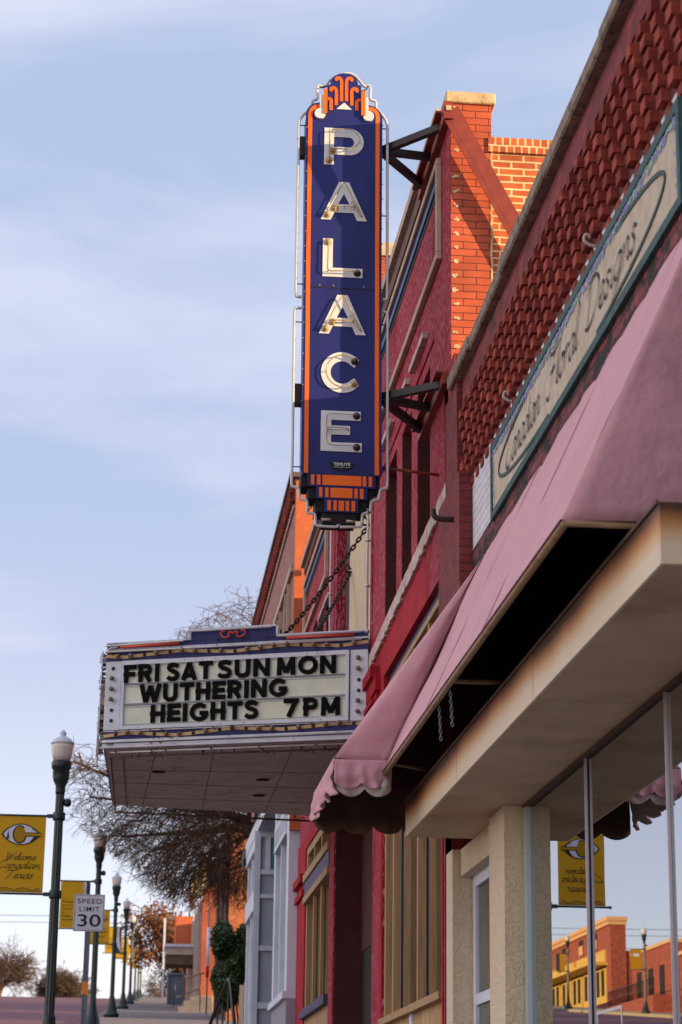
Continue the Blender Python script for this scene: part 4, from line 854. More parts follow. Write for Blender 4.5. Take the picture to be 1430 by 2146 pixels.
# ------------------------------------------------------------------ marquee
mq = thing('theatre_marquee', 'white and navy marquee with black letters announcing Wuthering Heights', 'marquee', (1, 21.5, 3.7))
Lc = Vector((-.30, 20.68, 0)); Rc = Vector((2.17, 19.72, 0)); ax = (Rc-Lc); LEN = ax.length; Fm = frame(Lc, ax, (0, 0, 1))
foot = [(-.30, 20.68), (2.17, 19.72), (2.17, 24.75), (-.22, 24.3)]
I4 = Matrix.Identity(4)
b = MB(); b.prism(I4, foot, 3.70, 4.70); b.build('marquee_body', 'navy', mq)
b = MB(); b.prism(I4, [(-.28, 20.70), (2.16, 19.76), (2.16, 24.70), (-.2, 24.27)], 3.672, 3.698); sof = b.build('marquee_soffit', 'marq_soffit', mq)
b = MB()
for p, q in (((.22, 20.52), (.12, 24.3)), ((.77, 20.33), (.80, 24.4)), ((1.52, 20.06), (1.52, 24.5)), ((-.2, 21.9), (2.15, 21.7)), ((-.2, 22.7), (2.15, 22.7)), ((-.2, 23.7), (2.15, 23.7))): b.beam((*p, 3.6705), (*q, 3.6705), .007, .003)
b.build('soffit_seam', 'brown_edge', sof)
for x, y in ((.26, 21.85), (1.345, 22.15), (1.373, 23.2)):
    b = MB(); b.lathe((x, y, 3.655), [(.085, .008), (.095, .016)], 18, 0); b.lathe((x, y, 3.652), [(.07, .0), (.07, .008)], 18, 1); b.build('recessed_lamp', ['marq_soffit', 'black'], sof)
b = MB()
b.fbox(Fm, 0, LEN, 3.668, 3.712, -.02, .03); b.fbox(Fm, 0, LEN, 3.735, 3.752, .001, .02)
b.fbox(Fm, 0, LEN, 4.632, 4.65, .001, .02); b.fbox(Fm, 0, .33*LEN, 4.70, 4.716, -.04, .02); b.fbox(Fm, .655*LEN, LEN, 4.70, 4.716, -.04, .02)
b.fbox(Fm, .325*LEN, .655*LEN, 4.795, 4.812, -.04, .02); b.fbox(Fm, .322*LEN, .33*LEN, 4.716, 4.795, -.04, .02); b.fbox(Fm, .655*LEN, .663*LEN, 4.716, 4.795, -.04, .02)
b.build('white_trim', 'marquee_white', mq, bevel=.003)
b = MB(); b.fbox(Fm, .33*LEN, .655*LEN, 4.70, 4.795, -.16, .004); b.build('raised_centre', 'navy', mq)
# side bulb panels and letter board
z0, z1 = 3.845, 4.525
b = MB(); b.fbox(Fm, 0, .062*LEN, z0, z1, .001, .012); b.fbox(Fm, .935*LEN, LEN, z0, z1, .001, .012)
b.fbox(Fm, .065*LEN, .932*LEN, z1-.045, z1, .001, .03); b.fbox(Fm, .065*LEN, .932*LEN, z0, z0+.035, .001, .03); b.fbox(Fm, .065*LEN, .078*LEN, z0+.035, z1-.045, .001, .03); b.fbox(Fm, .919*LEN, .932*LEN, z0+.035, z1-.045, .001, .03)
b.build('board_frame', 'marquee_white', mq, bevel=.003)
b = MB(); b.fbox(Fm, .078*LEN, .919*LEN, z0+.035, z1-.045, .0005, .006); bd = b.build('letter_board', 'board', mq)
def U(cx_): return (cx_-105)/1230*LEN
rows_ = [(4.305, 4.485), (4.103, 4.283), (3.900, 4.08)]
b = MB(); q = MB()
for a, c in rows_:
    for z in (a-.004, c-.012): b.fbox(Fm, .079*LEN, .918*LEN, z, z+.007, .006, .018)
    q.fbox(Fm, .079*LEN, .918*LEN, c-.004, c+.012, .006, .0085)
b.build('letter_rail', 'marquee_white', bd); q.build('rail_shadow_gap', 'alu_dark', bd)
BG = {  # bold sans letters: strokes in a unit-height box of the given width
 'I': (.27, [[(.135, 0), (.135, 1)]]), 'F': (.66, [[(.135, 0), (.135, 1)], [(0, .88), (.66, .88)], [(0, .48), (.60, .48)]]),
 'E': (.68, [[(.135, 0), (.135, 1)], [(0, .88), (.68, .88)], [(0, .5), (.63, .5)], [(0, .12), (.68, .12)]]),
 'T': (.74, [[(.37, 0), (.37, 1)], [(0, .88), (.74, .88)]]), 'H': (.78, [[(.135, 0), (.135, 1)], [(.645, 0), (.645, 1)], [(0, .5), (.78, .5)]]),
 'N': (.82, [[(.125, 0), (.125, 1)], [(.695, 0), (.695, 1)], [(.15, .92), (.67, .08)]]), 'M': (1.0, [[(.15, 0), (.17, 1)], [(.85, 0), (.83, 1)], [(.2, .9), (.5, .16)], [(.8, .9), (.5, .16)]]),
 'W': (1.12, [[(.09, 1), (.32, .0)], [(.32, .0), (.56, .92)], [(.56, .92), (.80, 0)], [(.80, 0), (1.03, 1)]]), 'A': (.90, [[(.12, 0), (.45, .96)], [(.78, 0), (.45, .96)], [(.2, .27), (.7, .27)]]),
 'R': (.76, [[(.135, 0), (.135, 1)], [(.0, .88), (.38, .88), (.55, .82), (.60, .68), (.55, .54), (.38, .48), (0, .48)], [(.38, .48), (.63, 0)]]),
 'P': (.74, [[(.135, 0), (.135, 1)], [(.0, .88), (.38, .88), (.55, .82), (.60, .67), (.55, .52), (.38, .46), (0, .46)]]),
 'U': (.80, [[(.135, 1), (.135, .4), (.17, .22), (.28, .12), (.40, .10), (.52, .12), (.63, .22), (.665, .4), (.665, 1)]]),
 'O': (1.0, [[(.5+.38*math.cos(a*math.pi/10), .5+.39*math.sin(a*math.pi/10)) for a in range(-1, 21)]]),
 'G': (.96, [[(.5+.37*math.cos(R(a)), .5+.39*math.sin(R(a))) for a in range(42, 345, 15)]+[(.83, .40)], [(.52, .44), (.94, .44)]]),
 'S': (.72, [[(.62, .78), (.52, .87), (.36, .90), (.20, .86), (.14, .73), (.22, .60), (.38, .53), (.54, .45), (.60, .30), (.52, .15), (.36, .10), (.20, .13), (.08, .22)]]),
 '7': (.68, [[(0, .88), (.68, .88)], [(.56, .9), (.22, 0)]]) }
def word(t, x0, x1, row):
    sp = .09; tot = sum(BG[c][0] for c in t)+sp*(len(t)-1); k = (U(x1)-U(x0))/tot; u = U(x0); random.seed(len(t)+x0); H = .176
    for c in t:
        b = MB(); dz = rows_[row][0]+random.uniform(-.002, .004); w_, st = BG[c]
        for n_, p in enumerate(st):
            q_ = [(u+x*k, dz+z*H) for x, z in p]
            if len(p) > 2: q_ = catmull(q_, 3)
            band(q_, .24*H, .019+.0004*n_, .034+.0004*n_, Fm, b)
        b.build('letter', 'letter_black', bd); u += (w_+sp)*k
word('FRI', 195, 368, 0); word('SAT', 400, 618, 0); word('SUN', 640, 888, 0); word('MON', 916, 1192, 0)
word('WUTHERING', 276, 970, 1); word('HEIGHTS', 330, 838, 2); word('7', 955, 1022, 2); word('PM', 1043, 1216, 2)
# amber zigzag strips with bulbs
zt = [(0, -.0), (.075, -.018), (.29, .022), (.485, -.012), (.70, .028), (.90, -.008), (1, .018)]
zb = [(0, -.008), (.095, .02), (.29, -.022), (.50, .026), (.69, -.006), (.90, .03), (1, .02)]
bulbs = []
for zc, zz in ((4.582, zt), (3.797, zb)):
    b = MB(); band([(u*LEN, zc+d) for u, d in zz], .032, .001, .012+.001*(zc > 4), Fm, b); b.build('zigzag_strip', 'amber', mq)
    for i in range(19):
        u = .05+i*.05; 
        for (ua, da), (ub, db) in zip(zz[:-1], zz[1:]):
            if ua <= u <= ub: bulbs.append((u*LEN, zc+da+(db-da)*(u-ua)/(ub-ua), i))
for i in range(6):
    bulbs.append((.030*LEN, 4.455-i*.103, i)); bulbs.append((.967*LEN, 4.44-i*.103, i+1))
random.seed(11)
for u, z, i in bulbs:
    b = MB(); p = Fm @ Vector((u, z, .012)); big = (i*7+int(z*10)) % 5 < 3
    nrm = (Fm.to_3x3() @ Vector((0, 0, 1)))
    if big: b.lathe(p, [(.012, 0), (.012, .012), (.017, .018), (.024, .032), (.023, .046), (.012, .058)], 10, 0, axis=nrm)
    else: b.lathe(p, [(.016, 0), (.018, .008), (.014, .016), (.006, .018)], 10, 1, axis=nrm)
    b.build('bulb', ['bulb', 'bulb_base'], mq)
# neon runs on the near face
b = MB(); q = MB()
def mt(pts, r=.009, t=b): t.tube([Fm @ Vector(p) for p in pts], r, 6)
mt([(0, 4.676, .05), (.30*LEN, 4.690, .05), (.315*LEN, 4.70, .05), (.315*LEN, 4.775, .05), (.33*LEN, 4.78, .05), (.64*LEN, 4.782, .05)]); mt([(.665*LEN, 4.79, .05), (.665*LEN, 4.69, .05), (.98*LEN, 4.688, .05)])
mt([(0, 4.616, .05), (.98*LEN, 4.618, .05)]); mt([(.0, 4.612, .03), (.02*LEN, 4.65, .05), (.05*LEN, 4.66, .05)]); mt([(.0, 3.725, .05), (LEN, 3.722, .05)])
mt([(.0, 3.828, .04), (LEN, 3.832, .04)], .005); mt([(.03*LEN, 3.63, .0), (.98*LEN, 3.635, -.02)], .008)
b.build('neon_tube', 'tube', mq)
mt([(.06*LEN, 4.655, .055), (.29*LEN, 4.664, .055)], .013, q); mt([(.70*LEN, 4.664, .055), (.95*LEN, 4.662, .055)], .013, q)
cx_ = .495*LEN
for s in (-1, 1):
    pts = [(cx_+s*x, z, .05) for x, z in ((.0, 4.735), (.02, 4.752), (.045, 4.745), (.04, 4.715), (.07, 4.70), (.11, 4.715), (.125, 4.745), (.10, 4.768), (.085, 4.752))]
    q.tube([Fm @ Vector(p) for p in catmull(pts, 3)], .0085, 6)
q.build('red_neon_tube', 'red_letter', mq)
b = MB(); random.seed(7)
for u in (.02, .05, .2, .24, .42, .62, .80, .95):
    for z in (4.618, 4.69, 3.722, 3.63, 3.83):
        p = Fm @ Vector((u*LEN+random.uniform(-.05, .05), z, .0)); n_ = Fm.to_3x3() @ Vector((0, 0, 1)); b.tube([p, p+n_*.055], .006, 5)
        if random.random() < .4: b.tube(catmull([p+n_*.05, p+n_*.06+Vector((.02, 0, -.03)), p+n_*.03+Vector((.03, 0, .02)), p+Vector((.05, 0, 0))], 3), .004, 4)
b.build('tube_standoff', 'rust', mq)
b = MB()
for u, z in [(random.uniform(.07, .93), zz) for zz in (3.69, 3.845+.02, 4.505, 3.744, 4.641) for _ in range(6)]: b.lathe(Fm @ Vector((u*LEN, z, .03)), [(.006, 0), (.004, .004)], 6, 0, axis=Fm.to_3x3() @ Vector((0, 0, 1)))
b.build('rust_spot', 'rust', mq)
# end (street) face: amber blocks, bulbs and tangled tubing seen edge-on
b = MB(); 
for i, z in enumerate((4.15, 4.33, 4.24, 4.06, 3.97)): b.box(-.345-.006*(i % 2), -.30, 20.75+.1*i, 20.9+.3*i, z-.035, z+.04)
b.build('zigzag_strip', 'amber', mq)
b = MB(); random.seed(12)
for i in range(46):
    z = random.uniform(3.66, 4.68); y = random.uniform(20.7, 21.2); b.tube(catmull([(-.30, y, z), (-.335-random.random()*.035, y, z+random.uniform(-.03, .03)), (-.35, y+.03, z+random.uniform(-.07, .07)), (-.31, y+.05, z+.02)], 3), .005, 4)
b.tube([(-.35, 20.75, 3.5), (-.34, 20.75, 4.65)], .007, 5); b.tube([(-.365, 20.9, 3.62), (-.35, 20.8, 4.2)], .006, 5)
b.build('edge_tubing', 'tube', mq)
b = MB(); random.seed(13)
for i in range(24): z = 3.66+i*.043; b.lathe((-.30, 20.74+random.uniform(0, .3), z), [(.012, 0), (.014, .02), (.02, .035), (.014, .05)], 8, i % 2, axis=(-1, 0, 0))
b.build('edge_bulb', ['bulb', 'bulb_base'], mq)
# tubes hanging under the soffit edge
b = MB(); b.tube([(-.22, 20.78, 3.61), (2.1, 19.9, 3.61)], .010, 6); b.tube([(-.22, 20.78, 3.61), (-.18, 24.3, 3.60)], .009, 6); b.tube([(-.18, 24.32, 3.60), (2.1, 24.6, 3.60)], .012, 6); b.tube([(-.1, 21.0, 3.64), (-.05, 24.2, 3.64)], .006, 5)
random.seed(9)
for i in range(22):
    u = random.random(); x = lerp(-.2, 2.1, u); y = lerp(20.8, 19.95, u) if i % 2 else 24.4+u*.2; b.tube([(x, y, 3.67), (x, y, 3.60)], .006, 4)
    if i % 3 == 0: b.tube(catmull([(x, y, 3.66), (x+.05, y, 3.60), (x+.1, y, 3.64), (x+.12, y, 3.59)], 3), .005, 4)
b.build('soffit_tubing', 'rust', mq)
for p0, p1 in (((2.19, 20.0, 5.83), (1.40, 20.2, 4.74)), ((2.19, 21.69, 5.80), (1.66, 20.4, 4.74))):
    b = MB(); chain(b, p0, p1, .055, .0085, .04); b.build('chain', 'chain', mq)
    b = MB(); b.tube([(2.2, p0[1], p0[2]), (2.14, p0[1], p0[2]), (2.12, p0[1], p0[2]+.05), (2.16, p0[1], p0[2]+.08), (2.19, p0[1], p0[2]+.03)], .012, 6); b.build('chain_hook', 'chain', mq)
# ------------------------------------------------------------------ neighbouring brick block with white shopfront
bb = thing('brick_block_with_white_shopfront', 'brown brick block beyond the theatre with dark dentil cornice and white bay shopfront', 'shop building', (2.1, 33, gz(33)))
XW = 2.08
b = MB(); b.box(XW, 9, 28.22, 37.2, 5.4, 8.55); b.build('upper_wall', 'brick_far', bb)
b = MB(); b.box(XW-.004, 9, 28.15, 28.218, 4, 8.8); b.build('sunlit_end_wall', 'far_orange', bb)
b = MB(); b.box(XW-.02, XW+.3, 28.22, 37.2, 8.55, 8.86); b.build('cornice_band', 'brick_far_dark', bb)
b = MB()
for r in range(5):
    y = 28.3+(.09 if r % 2 else 0)
    while y < 37.1: b.box(XW-.07, XW-.02, y, y+.09, 8.55+r*.062, 8.60+r*.062); y += .19
b.build('cornice_dentils', 'lattice', bb)
b = MB(); b.box(XW-.09, XW+.3, 28.15, 37.25, 8.86, 8.93); b.build('coping', 'coping_dark', bb)
b = MB(); b.box(XW-.05, XW, 28.3, 37.2, 7.55, 7.66); b.box(XW-.03, XW, 28.3, 37.2, 8.45, 8.5); b.build('string_course', 'tan_trim', bb)
for y in (28.9, 30.5, 32.1, 33.7, 35.3):
    b = MB(); b.box(XW-.002, XW-.001, y, y+1.0, 5.9, 7.5); wn_ = b.build('upper_window', 'brick_far_dark', bb)
    q = MB(); q.box(XW-.05, XW-.003, y-.08, y-.0, 5.9, 7.5); q.box(XW-.05, XW-.003, y+.46, y+.52, 5.9, 7.5); q.build('window_frame', 'tan_trim', wn_)
b = MB(); b.box(2.6, 9, 28.22, 40, gz(28)-.3, 5.4); b.build('ground_floor_core', 'gray_panel', bb)
b = MB(); b.box(2.06, 2.6, 28.22, 33, 5.15, 5.4); b.box(2.15, 2.6, 33, 40.2, 5.15, 5.4); b.build('shopfront_cornice', 'white_paint', bb)
b = MB(); b.box(2.95, 3.6, 28.25, 30, 8.9, 12.25); b.build('rear_tower', 'brick_paint', bb); b = MB(); b.box(2.9, 3.66, 28.2, 30.05, 12.25, 12.45); b.build('rear_tower_cap', 'cap', bb)
b = MB(); b.box(4.6, 12, 40.3, 46.5, gz(40)-.3, 8.6); b.build('unseen_shade_block', 'brick_far', bb)  # unseen block added to keep the second lamp in shade
# part 1: near bay
b = MB(); b.box(XW, 2.6, 28.22, 31.0, gz(28)-.2, 1.84); b.build('bay_base', 'gray_stucco', bb)
w1 = MB(); w1.box(XW-.05, XW+.4, 28.22, 31.05, 1.84, 1.93); w1.box(XW, XW+.2, 28.22, 28.6, 1.93, 5.15); w1.box(XW, XW+.2, 30.7, 31.0, 1.93, 5.15); w1.box(XW-.03, XW+.2, 28.6, 30.7, 4.0, 4.35); w1.box(XW, XW+.2, 28.6, 30.7, 4.35, 4.42); w1.box(XW, XW+.2, 29.6, 29.7, 1.93, 4.0)
w1 = w1.build('bay_window', 'white_paint', bb)
q = MB(); q.box(XW+.1, XW+.11, 28.6, 30.7, 1.93, 5.15); q.build('window_pane', 'glass_far', w1)
b = MB(); b.box(XW-.035, XW-.031, 28.7, 29.55, 4.08, 4.28); b.box(XW-.035, XW-.031, 29.7, 30.6, 4.08, 4.28); b.build('frieze_panel', 'gray_panel', w1)
# part 2: recessed entry, panelled return wall
b = MB(); b.box(2.13, 2.62, 36.55, 36.6, gz(36), 5.15); b.build('entry_return_wall', 'gray_panel', bb)
b = MB(); 
for z, h in ((5.05, .1), (4.42, .08), (4.02, .07), (3.15, .08), (2.2, .1)): b.box(XW+.03, 2.62, 36.50, 36.55, z, z+h)
b.box(XW+.03, XW+.13, 36.49, 36.55, gz(36), 5.15); b.box(2.33-.03, 2.38, 36.495, 36.55, 4.5, 5.05); b.build('panel_rails', 'white_paint', bb)
b = MB(); b.box(2.38, 2.6, 36.52, 36.548, 4.5, 5.05); b.build('transom_pane', 'teal_glass', bb)
b = MB(); b.box(2.6, 2.62, 31, 36.5, gz(33), 5.1); b.build('entry_wall', 'white_paint', bb)
# part 3: far bay
w3 = MB()
for y in (36.6, 37.6, 38.6, 39.8): w3.box(2.19, 2.29, y, y+.14, 1.95, 5.15)
w3.box(2.16, 2.29, 36.6, 40, 3.92, 4.25); w3.box(2.16, 2.29, 36.6, 40, 1.8, 1.95); w3.box(2.16, 2.29, 36.6, 40, 4.95, 5.15)
w3 = w3.build('bay_window', 'white_paint', bb)
q = MB(); q.box(2.25, 2.26, 36.7, 39.9, 1.95, 5.0); q.build('window_pane', 'glass_far', w3)
b = MB(); b.box(2.20, 2.6, 36.6, 40, gz(36)-.2, 1.8); b.build('bay_base', 'white_paint', bb)
b = MB(); b.tube([(2.14, 40.1, 5.3), (2.10, 40.1, 5.1), (2.13, 40.1, 4.9), (2.2, 40.1, 4.9)], .03, 6); b.build('gutter_bend', 'alu_dark', bb)
# ------------------------------------------------------------------ street lamps, banners
def make_lamp():
    t = thing('street_lamp', '', 'street lamp', group='green street lamps along the kerb')
    b = MB(); b.lathe((0, 0, 0), [(.23, 0), (.24, .10), (.20, .14), (.17, .16), (.165, .26), (.13, .34), (.10, .48), (.085, .56), (.09, .60), (.075, .62)], 16); b.build('lamp_base', 'lamp_green', t)
    b = MB(); n = 20; prof = [(.072, .6), (.060, 3.62)]; vs = []; fs = []
    for r, z in prof:
        for k in range(n): a = 2*math.pi*k/n; rr = r*(1 if k % 2 else .86); vs.append((rr*math.cos(a), rr*math.sin(a), z))
    for k in range(n): fs.append((k, (k+1) % n, n+(k+1) % n, n+k))
    b.add(vs, fs); b.build('lamp_pole', 'lamp_green', t)
    b = MB(); b.lathe((0, 0, 0), [(.062, 3.58), (.068, 3.62), (.068, 3.70), (.10, 3.76), (.115, 3.82), (.115, 3.92), (.135, 3.94), (.14, 4.02), (.13, 4.04)], 16); b.build('lamp_collar', 'lamp_green', t)
    b = MB(); b.lathe((0, 0, 0), [(.115, 4.04), (.135, 4.12), (.150, 4.22), (.155, 4.275)], 20); b.build('lamp_globe', 'globe', t)
    b = MB(); b.lathe((0, 0, 0), [(.16, 4.275), (.163, 4.29), (.155, 4.305), (.12, 4.345), (.08, 4.37), (.045, 4.385), (.04, 4.41), (.05, 4.43), (.03, 4.46), (.008, 4.48)], 20); b.build('lamp_cap', 'globe_cap', t)
    b = MB(); b.lathe((.105, 0, 3.47), [(.02, -.055), (.045, -.045), (.055, 0), (.045, .045), (.02, .055)], 12); b.box(.05, .10, -.02, .02, 3.45, 3.49); b.build('photocell', 'lamp_green', t)
    for z in (2.22, 3.28):
        b = MB(); b.tube([(-.05, 0, z), (-.88, 0, z)], .015, 8); b.lathe((-.90, 0, z), [(.008, -.022), (.022, -.012), (.024, 0), (.022, .012), (.008, .022)], 8, axis=(1, 0, 0)); b.lathe((0, 0, z), [(.08, -.055), (.085, -.04), (.085, .04), (.08, .055)], 12); b.box(-.16, -.07, -.025, .025, z-.025, z+.025); b.build('banner_arm', 'lamp_green', t)
    return t
LY = [29.6, 49, 68.7, 90, 111, 132, 152, 172]
ords = ['nearest', 'second', 'third', 'fourth', 'fifth', 'sixth', 'seventh', 'farthest']
def lx(y): return -1.45+.0158*y
lamp0 = make_lamp()
lamps = []
for i, y in enumerate(LY):
    lab = 'dark green street lamp with acorn globe at the near kerb, %s of its row' % ords[i]
    o = lamp0 if i == 0 else dup(lamp0, (0, 0, 0), lab)
    o.location = (lx(y), y, gz(y)); o['label'] = lab; lamps.append(o)
bpy.context.view_layer.update()
def eye_emblem(mb_dark, mb_white, mb_yellow, F, cx_, cz, w_, h):
    def lens(k, n=24): 
        out = []
        for i in range(n): u = -1+2*i/n; out.append((cx_+u*w_/2*k, cz+(1-u*u)**.85*h/2*k))
        for i in range(n): u = 1-2*i/n; out.append((cx_+u*w_/2*k, cz-(1-u*u)**.85*h/2*k))
        return out
    mb_dark.geo((lambda p: ([(a, b_, .003) for a, b_ in p], [tuple(range(len(p)))]))(lens(1)), F)
    mb_white.geo((lambda p: ([(a, b_, .0045) for a, b_ in p], [tuple(range(len(p)))]))(lens(.90)), F)
    el = lambda rx, rz, c: ([(cx_-.03*w_+rx*math.cos(a*math.pi/14), cz+rz*math.sin(a*math.pi/14), c) for a in range(28)], [tuple(range(28))])
    mb_dark.geo(el(w_*.185, h*.43, .006), F); mb_yellow.geo(el(w_*.150, h*.37, .0075), F)
    mb_dark.fbox(F, cx_+.08*w_, cx_+.52*w_, cz-.10*h, cz+.10*h, .006, .0065); mb_yellow.fbox(F, cx_+.04*w_, cx_+.54*w_, cz-.06*h, cz+.06*h, .0078, .0082)
    for dx in (-.33,): mb_dark.prism(F, [(cx_+(dx-.035)*w_, cz-.22*h), (cx_+(dx+.035)*w_, cz-.22*h), (cx_+dx*w_, cz+.22*h)], .0055, .006)
    random.seed(3)
    for _ in range(10):
        a, c = cx_+random.uniform(.19, .33)*w_, cz+random.choice((-1, 1))*random.uniform(.14, .26)*h; mb_dark.fbox(F, a, a+.03*w_, c, c+.035*h, .0055, .006)
def make_banner(kind, F0, x0, x1, z0, z1, root):
    F = F0
    rows = []; nx, nz_ = 14, 20
    b = MB(); vs = []
    def wob(u, v): return .014*math.sin(v*5+u*3)*math.sin(math.pi*v)+.008*math.sin(u*7+v*9)
    # cloth kept nearly flat, ripple by material; thin slab
    for a in range(nx+1):
        for c in range(nz_+1): vs.append(F @ Vector((lerp(x0, x1, a/nx), lerp(z0, z1, c/nz_), 0)))
    b.add(vs, [(a*(nz_+1)+c, (a+1)*(nz_+1)+c, (a+1)*(nz_+1)+c+1, a*(nz_+1)+c+1) for a in range(nx) for c in range(nz_)], 0, True)
    b.build('banner_cloth', 'banner', root)
    wd_ = x1-x0; h = z1-z0; dk, wh, ye = MB(), MB(), MB()
    if kind == 'welcome':
        eye_emblem(dk, wh, ye, F, (x0+x1)/2, z1-.24*h, wd_*.80, .285*h)
        script('Welcome', x0+.20*wd_, x1-.18*wd_, z1-.575*h, .048, F, dk, c1=.003, nib=.10, mn=.06)
        script('Canadian.', x0+.03*wd_, x1-.05*wd_, z1-.685*h, .052, F, dk, c1=.003, nib=.10, mn=.06)
        script('Texas', x0+.22*wd_, x1-.22*wd_, z1-.815*h, .055, F, dk, c1=.003, nib=.10, mn=.06)
        pts = [(lerp(x0+.02, x1-.02, i/40), z0+.02+abs(math.sin(i/40*math.pi*2.5))**.8*.045) for i in range(41)]; band(pts, .006, .002, .004, F, dk)
        dk.fbox(F, x0+.01, x1-.01, z0+.012, z0+.018, .002, .004)
        for i in range(30): a = lerp(x0+.03, x1-.03, i/29); dk.fbox(F, a, a+.003, z0+.02, z0+.02+abs(math.sin((a-x0-.02)/(wd_-.04)*math.pi*2.5))**.8*.043, .002, .0035)
    else:
        e1 = [(x0+(.70-.20*math.sin((v-.15)*4.2) if False else (.66+.14*math.cos(v*3.6-1.9)))*wd_, z0+v*h) for v in [i/20 for i in range(21)]]
        e1 = [(x0+(.52+.26*(1/(1+math.exp(-(v-.42)*9))))*wd_, z0+v*h) for v in [i/20 for i in range(21)]]
        wh.geo(([(a, c, .002) for a, c in e1+[(x1, z1), (x1, z0)]][::1], [tuple(range(23))]), F)
        e2 = [(a+(.05+.10*(1-abs(v-.4)))*wd_, c) for (a, c), v in zip(e1, [i/20 for i in range(21)])]
        dk2 = MB(); dk2.geo(([(a, c, .0035) for a, c in e2+[(x1, z1), (x1, z0)]], [tuple(range(23))]), F); dk2.build('banner_wave', 'dark_slate', root)
        for i, (t_, s_, ww) in enumerate((('The', .022, .12), ('Destination', .04, .52), ('for Arts', .034, .38), ('Culture', .038, .36), ('and', .02, .10), ('Outdoor', .036, .34), ('Activities', .036, .40))):
            dk.geo(fit(text_geo(t_, .05, .001, .0006), x0+.07*wd_, x0+(.07+ww)*wd_, z0+(.62-i*.075)*h-(.01 if i > 3 else 0), z0+(.62-i*.075)*h+s_), F @ Matrix.Translation((0, 0, .003)))
    for a, c in ((x0+.03, z1-.04), (x1-.03, z1-.04), (x0+.03, z0+.05), (x1-.03, z0+.05)): wh.lathe(F @ Vector((a, c, .003)), [(.010, 0), (.006, .003)], 8, axis=F.to_3x3() @ Vector((0, 0, 1)))
    if dk.v: dk.build('banner_print', 'ink', root)
    if wh.v: wh.build('banner_white', 'ban_white', root)
    if ye.v: ye.build('banner_emblem_centre', 'banner', root)
    ph = random.random()*6
    for o in root.children:
        off = 0 if o.name.startswith('banner_cloth') else -.007
        for v in o.data.vertices:
            u = (v.co.x+root.location.x-x0)/wd_; w2 = (v.co.z+root.location.z-z0)/h; e_ = math.sin(math.pi*min(1, max(0, w2)))
            v.co.y += off + e_*(.011*math.sin(w2*7+u*3+ph)+.007*math.sin(u*8+w2*5+ph*2))
kinds = ['welcome', 'destination', 'welcome', 'destination', 'welcome', 'destination', 'welcome', 'destination']
for i, y in enumerate(LY):
    k = kinds[i]; lab = ('yellow banner with C emblem and Welcome Canadian Texas on the %s kerb lamp' if k == 'welcome' else 'yellow banner with white and slate wave and small text on the %s kerb lamp') % ords[i]
    r = thing('street_banner', lab, 'banner', (lx(y)-.45, y, gz(y)+2.75), 'yellow banners on the near lamps')
    make_banner(k, FY(y-.014), lx(y)-.83, lx(y)-.17, gz(y)+2.235, gz(y)+3.265, r)
# ------------------------------------------------------------------ speed limit sign
t = thing('speed_limit_sign', 'white speed limit 30 sign on a steel post with an orange band at the kerb', 'road sign', (-.72, 40, gz(40)))
b = MB(); b.box(-.735, -.655, 40.0, 40.03, gz(40), 3.74); b.box(-.755, -.735, 39.99, 40.04, gz(40), 3.74); b.build('sign_post', 'galv', t)
b = MB(); b.box(-.765, -.65, 39.985, 39.99, 2.60, 2.83); b.build('post_band', 'orange_band', t)
F = FY(39.97); px0, px1, pz0, pz1 = -.972, -.415, 3.725, 4.395
b = MB(); b.fbox(F, px0, px1, pz0, pz1, -.006, 0); pl = b.build('sign_plate', 'sign_white', t, bevel=.004)
b = MB(); k = .014; i_ = .012
b.fbox(F, px0+i_, px1-i_, pz0+i_, pz0+i_+k*.6, .0005, .002); b.fbox(F, px0+i_, px1-i_, pz1-i_-k*.6, pz1-i_, .0005, .002); b.fbox(F, px0+i_, px0+i_+k*.6, pz0+i_+k*.6, pz1-i_-k*.6, .0005, .002); b.fbox(F, px1-i_-k*.6, px1-i_, pz0+i_+k*.6, pz1-i_-k*.6, .0005, .002)
for tx, a, c, z0_, z1_, of in (('SPEED', px0+.06, px1-.05, 4.225, 4.315, .002), ('LIMIT', px0+.10, px1-.09, 4.085, 4.172, .0015), ('30', px0+.075, px1-.06, 3.81, 4.035, .002)):
    b.geo(fit(text_geo(tx, .2, .001, of, 0, 1.12 if len(tx) > 2 else 1.0), a, c, z0_, z1_), F @ Matrix.Translation((0, 0, .002)))
b.lathe(F @ Vector((-.69, 4.345, 0)), [(.008, 0), (.005, .004)], 8, axis=(0, -1, 0)); b.lathe(F @ Vector((-.69, 3.765, 0)), [(.008, 0), (.005, .004)], 8, axis=(0, -1, 0))
b.build('lettering', 'ink', pl)
